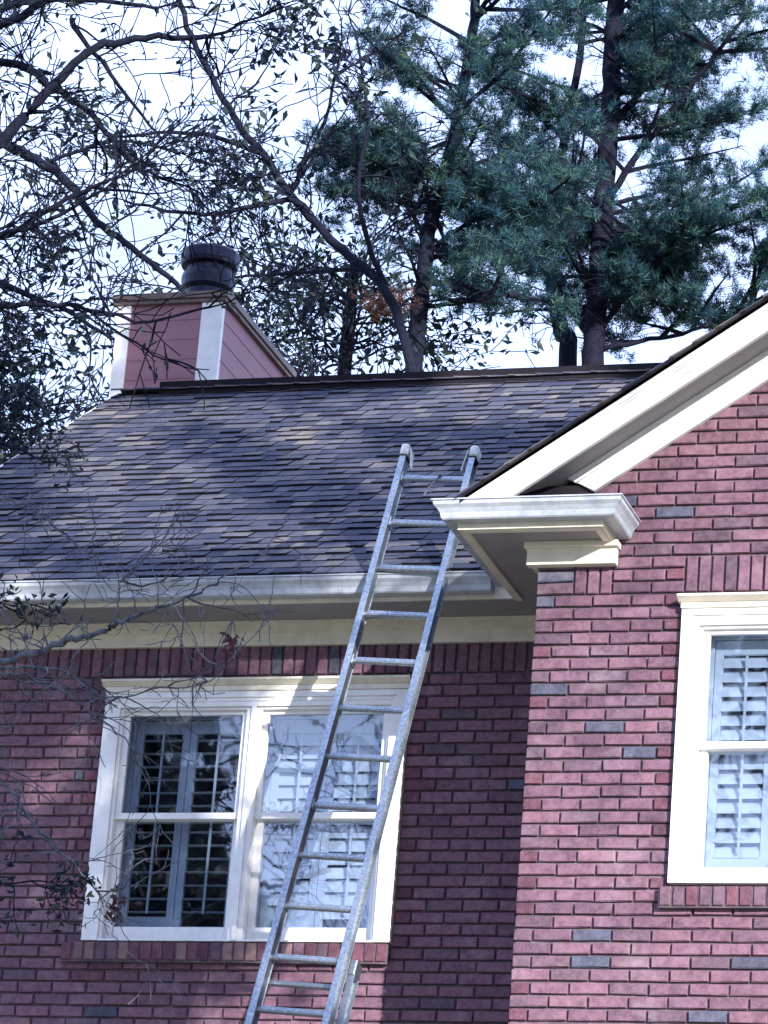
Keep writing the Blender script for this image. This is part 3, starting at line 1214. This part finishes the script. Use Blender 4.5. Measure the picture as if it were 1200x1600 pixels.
def tufts(name, centres, tree, mat, per=14, length=.13, width=.010, spread=1.0, seed=3):
    """needle tufts: thin triangles radiating from each centre"""
    rs = np.random.RandomState(seed)
    c = np.repeat(np.asarray(centres, float), per, axis=0)
    n = len(c)
    ax = rs.normal(size=(len(centres), 3))
    ax[:, 2] = np.abs(ax[:, 2]) * .8 + .25
    ax /= np.linalg.norm(ax, axis=1)[:, None]
    d = rs.normal(size=(n, 3)) * .62 + np.repeat(ax, per, axis=0)
    c = c + rs.normal(size=(n, 3)) * .022
    d /= np.linalg.norm(d, axis=1)[:, None]
    side = np.cross(d, rs.normal(size=(n, 3)))
    side /= np.linalg.norm(side, axis=1)[:, None]
    L = length * rs.uniform(.6, 1.25, (n, 1))
    w_ = width * rs.uniform(.7, 1.4, (n, 1))
    st = c + d * length * .05
    v = np.stack([st - side * w_, st + side * w_, st + d * L + side * w_ * .4], 1).reshape(-1, 3)
    f = np.arange(n * 3)
    me = arrays_mesh(name, v, f, 3, mat)
    return link(name, me, tree, kind='stuff')


def leaves(name, centres, tree, mat, per=6, size=.05, scatter=.12, seed=3):
    rs = np.random.RandomState(seed)
    c = np.repeat(np.asarray(centres, float), per, axis=0)
    n = len(c)
    c = c + rs.normal(size=(n, 3)) * scatter
    d = rs.normal(size=(n, 3))
    d /= np.linalg.norm(d, axis=1)[:, None]
    side = np.cross(d, rs.normal(size=(n, 3)))
    side /= np.linalg.norm(side, axis=1)[:, None]
    L = size * rs.uniform(.6, 1.3, (n, 1))
    nrm = np.cross(d, side)
    cup = rs.uniform(.1, .35, (n, 1)) * L
    v = np.stack([c - d * L, c + side * L * .42 + nrm * cup - d * L * .25, c + d * L + nrm * cup * .4, c - side * L * .42 + nrm * cup - d * L * .25], 1).reshape(-1, 3)
    f = (np.arange(n)[:, None] * 4 + np.array([0, 1, 2, 0, 2, 3])[None, :]).reshape(-1)
    me = arrays_mesh(name, v, f, 3, mat)
    return link(name, me, tree, kind='stuff')


def bough(b_, centres, start, direc, length, rg, dens=1.0, thick=.03, sweep=.12):
    """a pine bough: a spine with side shoots carrying tufts in flat plates"""
    d = direc.normalized()
    n = max(4, int(length / .25))
    p_ = start.copy()
    pts = [p_.copy()]
    for i in range(n):
        d = (d + Vector((rg.gauss(0, .10), rg.gauss(0, .10), rg.gauss(0, .06) + sweep * .12))).normalized()
        p_ = p_ + d * (length / n)
        pts.append(p_.copy())
    b_.tube(pts, [thick * (1 - .85 * i / n) + .003 for i in range(n + 1)], 4, cap=False)
    for i in range(1, n + 1):
        t = i / n
        if t < .22:
            continue
        for k_ in range(int(4 * dens + rg.random())):
            side = Vector((rg.gauss(0, 1), rg.gauss(0, 1), rg.gauss(0, .35)))
            side = (side - d * side.dot(d) * .6).normalized()
            sl = rg.uniform(.15, .65) * (1.15 - .6 * t)
            e_ = pts[i] + side * sl + d * sl * .5
            b_.tube([pts[i], (pts[i] + e_) / 2 + Vector((0, 0, .02)), e_], [.006, .004, .003], 3, cap=False)
            m_ = max(2, int(sl / .09))
            for q in range(m_ + 1):
                tt = .25 + .75 * q / m_
                c_ = pts[i].lerp(e_, tt)
                centres.append((c_.x + rg.gauss(0, .03), c_.y + rg.gauss(0, .03), c_.z + rg.gauss(0, .03)))


def pine(label, trunk_pts, r0, r1, forks, zlo, zhi, nb, blen, seed, dens=1.0, per=12, gaps=()):
    rg = random.Random(seed)
    t = empty('pine_tree', label, 'tree', group='tall pines behind the house')
    x_, y_, _ = trunk_pts[0]
    pts = [(x_ - .2, y_, GZ - .1), (x_ - .1, y_, GZ + 6), (x_, y_, trunk_pts[0][2] - 3)] + list(trunk_pts)
    last = Vector(pts[-1])
    pts += [tuple(last + Vector((.1, 0, 3))), tuple(last + Vector((.1, 0, 6.5)))]
    b_ = MB()
    ps = smooth_path(pts, 6, .012, rg)
    n = len(ps)
    zt = ps[-1].z
    rad = [max(.03, (r0 * 1.25 if p_.z < trunk_pts[0][2] else r0 + (r1 - r0) * (p_.z - trunk_pts[0][2]) / (trunk_pts[-1][2] - trunk_pts[0][2]))) * (1 if p_.z < last.z else max(.15, 1 - (p_.z - last.z) / (zt - last.z))) for p_ in ps]
    b_.tube(ps, rad, 12)
    b_.build('trunk', M['bark'], t, smooth=True)
    stems = [(p_, .5) for p_ in ps if zlo < p_.z < zhi]
    for fk, ra, rb in forks:
        fp_ = limb('limb', t, M['bark'], fk, ra, rb, 5, .012, 8)
        stems += [(p_, 1.) for p_ in fp_[3:]]
    br = MB()
    cen = []
    for i in range(nb):
        p_, wgt = stems[rg.randrange(len(stems))]
        a_ = rg.uniform(0, 2 * math.pi)
        dr = Vector((math.cos(a_), math.sin(a_), rg.uniform(.05, .55)))
        L = blen * rg.uniform(.5, 1.1) * (.6 if wgt == 1. else 1)
        bough(br, cen, p_, dr, L, rg, dens)
    br.build('boughs', M['bark'], t, kind='stuff')
    cen = np.array(cen)
    keep = np.ones(len(cen), bool)
    for (gx, gy, gz, gr) in gaps:
        keep &= ((cen[:, 0] - gx) ** 2 + ((cen[:, 1] - gy) * .2) ** 2 + (cen[:, 2] - gz) ** 2) > gr * gr
    # the inner boughs towards the viewer's side are bare: the trunk shows, and the crown has holes
    tr = np.array([(p_.x, p_.z) for p_ in ps])
    tx = np.interp(cen[:, 2], tr[:, 1], tr[:, 0])
    keep &= ~((cen[:, 1] < y_ + .15) & (np.abs(cen[:, 0] - tx) < .24) & (cen[:, 2] < zlo + 3.4))
    keep &= np.array([noise.noise(Vector(c_) * 1.25 + Vector((seed, 0, 0))) > -.27 for c_ in cen])
    cen = cen[keep]
    tufts('needles', cen, t, M['needle'], per + 16, .105, .0046, seed=seed)
    return t, len(cen)


pineB = [(-5.52, 20.0, 9.81), (-5.52, 20.0, 10.44), (-5.52, 20.0, 11.23), (-5.52, 20.0, 12.03), (-5.51, 20.0, 12.84), (-5.51, 20.0, 13.75), (-5.52, 20.0, 14.84), (-5.55, 20.0, 15.94)]
forksB = [
    ([(-5.53, 20.0, 10.4), (-5.84, 20.1, 10.85), (-6.1, 20.2, 11.34), (-6.2, 20.2, 11.87), (-6.15, 20.1, 12.35), (-6.02, 20.0, 13.04), (-5.94, 20.1, 13.95), (-5.91, 20.0, 15.04)], .085, .04),
    ([(-5.5, 20.0, 10.83), (-5.67, 19.9, 11.08), (-5.82, 19.8, 11.4), (-5.82, 19.7, 11.68), (-5.72, 19.6, 11.84)], .05, .03),
    ([(-5.46, 20.0, 12.11), (-5.11, 19.9, 12.62), (-4.68, 19.7, 13.04), (-4.25, 19.5, 13.5), (-3.75, 19.3, 14.04)], .045, .02),
    ([(-5.47, 20.0, 13.05), (-5.1, 20.2, 13.68), (-4.85, 20.4, 14.12), (-4.7, 20.5, 14.78)], .05, .025),
    ([(-5.46, 20.0, 10.43), (-5.12, 19.8, 10.81), (-4.73, 19.6, 11.11), (-4.29, 19.4, 11.29), (-3.71, 19.2, 11.62)], .035, .015),
    ([(-5.44, 20.0, 10.24), (-4.92, 20.2, 10.41), (-4.33, 20.4, 10.62), (-3.54, 20.6, 11.13)], .035, .015),
    ([(-5.46, 20.0, 11.31), (-5.2, 19.9, 11.49), (-4.76, 19.8, 11.67)], .03, .012),
]
pine('tallest pine with a thick dark forked trunk beside the white rake', pineB, .132, .10, forksB, 11.6, 18.5, 140, 2.3, 21, 1.1, 12,
     gaps=[(-6.5, 20, 10.4, .75), (-5.0, 20, 10.2, .45), (-7.1, 20, 10.4, .6)])
pineA = [(-6.68, 17.0, 8.66), (-6.67, 17.0, 9.25), (-6.66, 17.0, 9.85), (-6.64, 17.0, 10.37), (-6.54, 17.0, 10.9), (-6.45, 17.0, 11.43), (-6.37, 17.0, 12.11), (-6.3, 17.0, 12.96), (-6.31, 17.0, 13.99)]
forksA = [
    ([(-6.61, 17.0, 9.55), (-6.21, 16.9, 9.54), (-5.64, 16.8, 9.56)], .03, .012),
    ([(-6.63, 17.0, 10.15), (-6.42, 17.1, 10.44), (-6.15, 17.2, 10.65), (-5.72, 17.3, 10.78)], .035, .015),
    ([(-6.64, 17.0, 10.3), (-6.87, 16.9, 10.69), (-7.19, 16.8, 11.01), (-7.5, 16.7, 11.26)], .03, .015),
]
pine('slimmer leaning pine standing between the flue and the tallest pine', pineA, .10, .045, forksA, 9.7, 15.5, 70, 1.7, 22, 1.0, 12,
     gaps=[(-5.9, 17, 9.2, .5)])
thinC = [(-6.35, 22.0, 10.63), (-6.48, 22.0, 11.3), (-6.64, 22.0, 11.97), (-6.8, 22.0, 12.32), (-7.2, 22.0, 12.59), (-7.4, 22.0, 12.86), (-7.69, 22.0, 12.96)]
t = empty('pine_tree', 'thin bare crooked trunk just left of the tallest pine', 'tree', group='tall pines behind the house')
limb('trunk', t, M['bark'], [(-6.3, 22, GZ), (-6.3, 22, 5)] + thinC, .14, .04, 6, .01, 9)
br = MB()
tips = []
rg = random.Random(5)
for p_ in smooth_path(thinC, 4)[4:]:
    for _ in range(2):
        grow(br, p_, Vector((rg.gauss(0, 1), rg.gauss(0, .6), rg.uniform(0, 1))), rg.uniform(.4, 1.0), .014, 2, tips, rg, minr=.005)
br.build('twigs', M['bark'], t, kind='stuff')
tufts('needles', [p_[0] for p_ in tips[::3]], t, M['needle'], 10, .12, .01, seed=6)

t_rust = bpy.data.objects['pine_tree.001']
rs_ = np.random.RandomState(4)
tufts('dead_needles', np.array([-6.93, 16.6, 9.43]) + rs_.normal(size=(60, 3)) * (.13, .12, .08), t_rust, M['rust'], 22, .08, .005, seed=12)
# pines further along, right and left
pine('pine on the far right, its crown above the white rake', [(-2.2, 24.0, 11.0), (-2.1, 24, 12.5), (-2.0, 24, 14), (-2.0, 24, 16), (-2.0, 24, 18)], .12, .08, [], 11.2, 19.5, 110, 2.4, 31, 1., 12)


def bare_tree(label, trunk, limbs, seed, twig_r=.012, tl=(.5, 1.2), depth=2, per_m=3.0, minr=.004, leafy=0., leafmat='leaf', leaf_size=.05, lper=5, scatter=.1, name='bare_tree', zup=.25, kids=3, mat='bark', clump=1):
    rg = random.Random(seed)
    t = empty(name, label, 'tree')
    limb('trunk', t, M[mat], trunk[0], trunk[1], trunk[2], 6, .02, 9)
    br = MB()
    tips = []
    for pts, ra, rb in limbs:
        ps = limb('limb', t, M[mat], pts, ra, rb, 5, .015, 6)
        ln_ = sum((ps[i + 1] - ps[i]).length for i in range(len(ps) - 1))
        for i in range(int(ln_ * per_m)):
            q = rg.uniform(0, len(ps) - 1.01)
            k_ = int(q)
            p_ = ps[k_].lerp(ps[k_ + 1], q - k_)
            dd = (ps[k_ + 1] - ps[k_]).normalized()
            side = Vector((rg.gauss(0, 1), rg.gauss(0, .7), rg.gauss(zup, .8)))
            grow(br, p_, dd * rg.uniform(.2, .9) + side.normalized() * .9, rg.uniform(*tl), twig_r * rg.uniform(.6, 1.2), depth, tips, rg, minr=minr, kids=kids)
        grow(br, ps[-1], ps[-1] - ps[-3], rg.uniform(*tl), rb * .9, depth, tips, rg, minr=minr, kids=kids)
    br.build('twigs', M[mat], t, kind='stuff')
    if leafy:
        cs = [tuple(p_[0]) for p_ in tips if rg.random() < leafy]
        if clump > 1:
            cs = [c_ for c_ in cs if noise.noise(Vector(c_) * 1.3) > .16]
        leaves('leaves', cs, t, M[leafmat], lper, leaf_size, scatter, seed)
    return t


# near tree left of the house: its dark limbs hang over the roof at the top left
lim3 = [
    ([(-7.4, 3.4, 4.6), (-5.66, 3.0, 4.58), (-5.35, 3.0, 4.83), (-5.13, 3.0, 5.07), (-4.9, 3.0, 5.37), (-4.66, 3.0, 5.58), (-4.34, 3.1, 5.68), (-3.92, 3.2, 5.72)], .06, .018),
    ([(-7.4, 3.4, 5.4), (-5.78, 2.8, 5.58), (-5.35, 2.8, 5.69), (-5.11, 2.7, 5.72), (-4.91, 2.7, 5.85), (-4.62, 2.6, 6.05)], .045, .02),
    ([(-7.4, 3.4, 5.2), (-5.63, 3.2, 5.6), (-5.16, 3.3, 5.5), (-4.85, 3.4, 5.29), (-4.63, 3.4, 5.06), (-4.47, 3.5, 4.89), (-4.2, 3.5, 4.76)], .035, .012),
    ([(-7.4, 3.4, 3.8), (-5.53, 3.0, 4.33), (-5.22, 3.0, 4.17), (-4.91, 3.0, 4.34), (-4.64, 3.0, 4.47), (-4.32, 3.0, 4.6)], .03, .010),
    ([(-7.4, 3.4, 3.6), (-5.49, 2.8, 4.04), (-5.21, 2.8, 4.08), (-4.83, 2.7, 4.1), (-4.56, 2.7, 4.23), (-4.29, 2.6, 4.31)], .025, .010),
    ([(-7.4, 3.4, 3.4), (-5.45, 3.0, 3.65), (-5.16, 3.0, 3.65), (-4.73, 3.0, 3.64), (-4.4, 3.0, 3.56), (-4.07, 3.0, 3.49), (-3.61, 3.0, 3.57)], .025, .008),
    ([(-4.88, 3.0, 5.82), (-4.77, 3.1, 5.66), (-4.49, 3.2, 5.3), (-4.22, 3.3, 4.98)], .022, .008),
]
bare_tree('near bare tree at the left whose thick dark limbs cross the sky top left', ([(-7.6, 3.4, GZ - .1), (-7.5, 3.4, -2), (-7.4, 3.4, 3), (-7.3, 3.4, 6.5), (-7.0, 3.2, 9.5)], .26, .08), lim3, 41,
          twig_r=.013, tl=(.4, 1.0), depth=2, per_m=3.4, minr=.005, leafy=.18, leaf_size=.032, lper=3, scatter=.05, kids=3)

# leafy tree behind the chimney with the limb crossing to the upper left
dec = [(-5.3, 14.0, 6.2), (-5.76, 14.0, 7.71), (-6.08, 14.0, 8.48), (-6.48, 14.0, 8.84), (-6.81, 14.0, 9.17), (-7.15, 14.0, 9.54), (-7.5, 14.0, 10.02), (-7.81, 14.0, 10.4), (-8.1, 14.0, 10.85), (-8.39, 14.0, 11.38), (-8.67, 14.0, 12.07)]
bare_tree('sparse leafy tree leaning up to the left behind the chimney', ([(-5.0, 14, GZ - .1), (-5.0, 14, 0), (-5.1, 14, 4), (-5.3, 14, 6.2)], .12, .06),
          [(dec, .055, .03), ([(-7.15, 14.0, 9.54), (-7.07, 14.0, 9.86), (-6.9, 14.0, 10.2), (-6.7, 13.8, 10.9)], .03, .015),
           ([(-6.08, 14, 8.48), (-6.3, 13.6, 9.3), (-6.2, 13.4, 10.1), (-6.4, 13.4, 11)], .03, .012),
           ([(-7.5, 14, 10.02), (-8.2, 13.8, 10.2), (-9.0, 13.6, 10.1)], .03, .012),
           ([(-7.1, 14, 9.5), (-7.9, 13.6, 9.2), (-8.7, 13.4, 9.3)], .03, .012),
           ([(-6.3, 14, 8.7), (-7.0, 13.6, 8.5), (-7.8, 13.4, 8.4)], .025, .010)], 42,
          twig_r=.016, tl=(.6, 1.5), depth=2, per_m=3., minr=.0065, leafy=.55, leaf_size=.064, lper=6, scatter=.10, name='leafy_tree', clump=3)
l4 = [(-9.9, 9.2, 7.6), (-8.48, 9.0, 8.08), (-8.03, 9.0, 7.83), (-7.67, 9.0, 7.63), (-7.37, 9.0, 7.4), (-7.09, 9.0, 7.04), (-6.74, 9.0, 6.78), (-6.29, 9.0, 6.42), (-6.13, 9.0, 6.25)]
bare_tree('leafy tree at the left whose bough droops towards the flue cap', ([(-10.2, 9.2, GZ - .1), (-10.1, 9.2, 0), (-9.9, 9.2, 6), (-9.9, 9.2, 9.5), (-9.6, 9.2, 12)], .25, .10),
          [(l4, .06, .018), ([(-9.9, 9.2, 8.5), (-8.8, 9.4, 9.3), (-7.9, 9.5, 9.5), (-7.0, 9.6, 9.4)], .05, .015),
           ([(-9.9, 9.2, 6.5), (-8.6, 9.3, 6.7), (-7.7, 9.4, 6.5), (-7.0, 9.4, 6.1)], .045, .015), ([(-7.67, 9, 7.63), (-7.1, 9.2, 7.9), (-6.5, 9.3, 7.8)], .02, .01)], 43,
          twig_r=.013, tl=(.5, 1.2), depth=2, per_m=3.2, minr=.0055, leafy=.6, leaf_size=.058, lper=6, scatter=.09, name='leafy_tree', clump=3)

# dense evergreen left behind the rake end
rg = random.Random(51)
t = empty('evergreen_tree', 'dense dark broadleaf evergreen at the left behind the roof end', 'tree')
limb('trunk', t, M['bark'], [(-9.2, 11, GZ - .1), (-9.2, 11, -3), (-9.0, 11, 3), (-8.9, 11, 7.4)], .2, .06, 6, .02, 9)
br = MB()
cs = []
for i in range(90):
    z_ = rg.uniform(3.2, 7.6)
    a_ = rg.uniform(0, 6.28)
    L = 1.7 * (1 - max(0, z_ - 6) / 3.6) * rg.uniform(.7, 1.1)
    st = Vector((-8.95, 11, z_ - .6))
    tips = []
    grow(br, st, Vector((math.cos(a_), math.sin(a_), .35)), L, .022, 2, tips, rg, wig=.2, minr=.005, kids=4)
    cs += [tuple(q[0]) for q in tips]
br.build('twigs', M['bark'], t, kind='stuff')
leaves('leaves', cs, t, M['leaf'], 3, .055, .12, 9)

# low woodland tree line seen between the trunks, above the ridge
for k_, (tx, ty, tz, lab) in enumerate([(-7.9, 18, 10.6, 'low leafy tree just right of the chimney, above the ridge')]):
    rg = random.Random(60 + k_)
    t = empty('leafy_tree', lab, 'tree')
    limb('trunk', t, M['bark'], [(tx, ty, GZ - .1), (tx, ty, 0), (tx + .1, ty, tz - 2), (tx + .1, ty, tz)], .16, .05, 6, .02, 8)
    br = MB()
    cs = []
    for i in range(55):
        z_ = tz - rg.uniform(0.2, 3.0)
        a_ = rg.uniform(0, 6.28)
        tips = []
        grow(br, Vector((tx + .1, ty, z_)), Vector((math.cos(a_), math.sin(a_), .45)), rg.uniform(.9, 2.2), .02, 2, tips, rg, wig=.25, minr=.006, kids=3)
        cs += [tuple(q[0]) for q in tips]
    br.build('twigs', M['bark'], t, kind='stuff')
    leaves('leaves', [c_ for c_ in cs if rg.random() < (.7 if k_ == 0 else .5)], t, M['leaf'], 5, .06, .12, 70 + k_)

# near tree in front of the house at the left: grey twigs across the window and the eave
lim1 = [
    ([(-4.4, -2.9, -1.4), (-2.86, -2.2, -.69), (-2.55, -2.2, -.61), (-2.3, -2.2, -.55), (-2.14, -2.2, -.49), (-2.0, -2.2, -.46), (-1.92, -2.2, -.42), (-1.82, -2.2, -.37), (-1.72, -2.2, -.32), (-1.55, -2.15, -.27), (-1.43, -2.1, -.15), (-1.27, -2.1, -.06)], .022, .004),
    ([(-4.4, -2.9, -1.5), (-3.11, -1.6, -.36), (-2.81, -1.6, -.47), (-2.68, -1.6, -.49), (-2.47, -1.6, -.57), (-2.28, -1.6, -.7), (-2.08, -1.6, -.84), (-1.98, -1.6, -.97)], .012, .003),
    ([(-4.4, -2.9, -2.0), (-2.95, -1.8, -.98), (-2.65, -1.8, -1.13), (-2.49, -1.8, -1.28), (-2.35, -1.8, -1.46), (-2.21, -1.8, -1.55), (-2.05, -1.8, -1.73), (-1.91, -1.8, -1.96)], .012, .003),
    ([(-4.4, -2.9, -.5), (-2.86, -2.4, .28), (-2.56, -2.4, .21), (-2.34, -2.4, .12), (-2.15, -2.4, -.04), (-1.96, -2.4, -.16), (-1.81, -2.4, -.3)], .008, .002),
    ([(-4.4, -2.9, -1.2), (-3.28, -1.2, -.38), (-2.77, -1.2, -.31), (-2.5, -1.2, -.42), (-2.34, -1.2, -.5), (-2.09, -1.2, -.46), (-1.77, -1.2, -.4), (-1.58, -1.2, -.19)], .009, .002),
]
bare_tree('near leafless shrub-like tree whose grey twigs cross the left window', ([(-4.8, -3.2, GZ - .1), (-4.7, -3.1, -5), (-4.4, -2.9, -2), (-4.4, -2.9, -.5), (-4.5, -3.0, 1.5)], .10, .02), lim1, 44,
          twig_r=.0065, tl=(.2, .55), depth=2, per_m=4.6, minr=.0026, mat='twig', zup=0., kids=2)
lb = MB()
lb.add([(0, 0, 0), (.012, .014, .006), (.010, .034, .010), (0, .052, .0), (-.011, .032, .011), (-.012, .013, .007), (0, .016, 0), (0, .034, .002)],
       [(0, 1, 6), (1, 2, 7, 6), (2, 3, 7), (3, 4, 7), (4, 5, 6, 7), (5, 0, 6)])
LEAF = lb.mesh('leaf', M['deadleaf'])
for lab, c_, n__ in (('cluster of reddish dead leaves hanging before the cream frieze', (-1.42, -1.9, -.42), 26), ('cluster of reddish dead leaves caught at the left corner of the window sill', (-2.52, -.35, -1.42), 30)):
    t = empty('dead_leaf_cluster', lab, 'dead leaves')
    sb = MB()
    for q in range(4):
        a = Vector(c_)
        sb.tube([a + Vector((0, 0, .12)), a + Vector((rng.gauss(0, .03), rng.gauss(0, .02), 0)), a + Vector((rng.gauss(0, .05), rng.gauss(0, .03), -.1))], [.003, .003, .002], 4)
    sb.build('stem', M['twig'], t)
    for q in range(n__):
        o = bpy.data.objects.new('leaf', LEAF)
        o.location = (c_[0] + rng.gauss(0, .038), c_[1] + rng.gauss(0, .025), c_[2] + rng.gauss(0, .055))
        o.rotation_euler = (rng.uniform(0, 6.28), rng.uniform(0, 6.28), rng.uniform(0, 6.28))
        s_ = rng.uniform(.7, 1.4)
        o.scale = (s_, s_, s_)
        o.parent = t
        COL.objects.link(o)

bare_tree('small leafy tree at the far left edge whose bough hangs over the roof end', ([(-6.5, .6, GZ - .1), (-6.4, .6, -3), (-6.2, .8, 1), (-6.1, .9, 3)], .12, .04),
          [([(-6.1, .9, 2.6), (-4.9, 1.0, 2.25), (-4.42, 1.0, 2.04), (-4.14, 1.0, 1.86), (-3.91, 1.0, 1.75), (-3.7, 1.0, 1.69)], .02, .005),
           ([(-6.2, .6, 0.2), (-4.4, -1.2, .0), (-3.3, -1.8, -.12), (-2.9, -2, -.18), (-2.67, -2, -.23), (-2.5, -2, -.34)], .014, .004),
           ([(-6.3, .6, -1.2), (-4.4, -1.2, -1.7), (-3.1, -1.9, -1.78), (-2.5, -2, -1.72), (-2.18, -2, -1.735)], .012, .003),
           ([(-6.1, .9, 3.0), (-5.0, 1.4, 2.9), (-4.6, 1.6, 2.6), (-4.3, 1.8, 2.45)], .018, .005)], 91,
          twig_r=.006, tl=(.12, .34), depth=1, per_m=5, minr=.003, leafy=1., leaf_size=.026, lper=3, scatter=.035, name='leafy_tree')
# trees standing off to the right in front of the house: they shade the roof and show in the glass
def shade_tree(label, base, h, spread, z0, seed, nbr, lf, lsize, sun_carved=False):
    rg = random.Random(seed)
    t = empty('shade_tree', label, 'tree')
    limb('trunk', t, M['bark'], [(base[0], base[1], GZ - .1), (base[0] + .1, base[1], GZ + h * .4), (base[0], base[1] + .1, GZ + h * .75), (base[0] - .1, base[1], GZ + h)], .28, .06, 6, .03, 10)
    br = MB()
    cs = []
    for i in range(nbr):
        z_ = rg.uniform(z0, GZ + h)
        a_ = rg.uniform(0, 6.28)
        tips = []
        grow(br, Vector((base[0], base[1], z_)), Vector((math.cos(a_), math.sin(a_), .45)), spread * rg.uniform(.6, 1.1), .045, 3, tips, rg, wig=.22, minr=.005, kids=3 if sun_carved else 4)
        cs += [tuple(q[0]) for q in tips]
    br.build('twigs', M['bark'], t, kind='stuff')
    if lf:
        if sun_carved:      # foliage carved by sun direction to streak the roof and keep the wing lit
            out = []
            for c_ in cs:
                a_ = .766 * c_[0] + .643 * c_[1]
                b_ = -.188 * c_[0] + .224 * c_[1] + .956 * c_[2]
                slot = (abs(a_ + 1.75 - .08 * (b_ - 2)) < .62 and b_ > 1.0) or (abs(a_ + .55) < .27 and 1.8 < b_ < 4.4) or (abs(a_ - 1.2) < .65 and b_ > 3.1)
                if (a_ < -1.45 or b_ > 1.15) and not slot and noise.noise(Vector((a_ * 1.6, b_ * .4, 3.3))) > -.34:
                    out.append(c_)
            cs = out
        leaves('leaves', cs, t, M['leaf'], lf, lsize, .14 if sun_carved else .22, seed)
    return t


shade_tree('tree in front of the house at the right that shades the roof', (9.9, -9.2, 0), 22, 5.0, 6.6, 81, 30, 44, .12, True)
shade_tree('tree beside the viewer that shades the left wall', (6.6, -12.6, 0), 16, 4.0, 1.0, 85, 44, 26, .12, True)
shade_tree('bare tree across the street that shows in the window glass', (-9.5, -38.0, 0), 24, 4.5, 0, 82, 30, 3, .15)
shade_tree('second bare tree across the street behind the viewer', (-13.5, -44.0, 0), 25, 4.5, 0, 83, 26, 2, .12)
shade_tree('dense evergreen across the street reflected in the left window', (-20.5, -40.0, 0), 24, 4.2, -4, 84, 60, 9, .24)
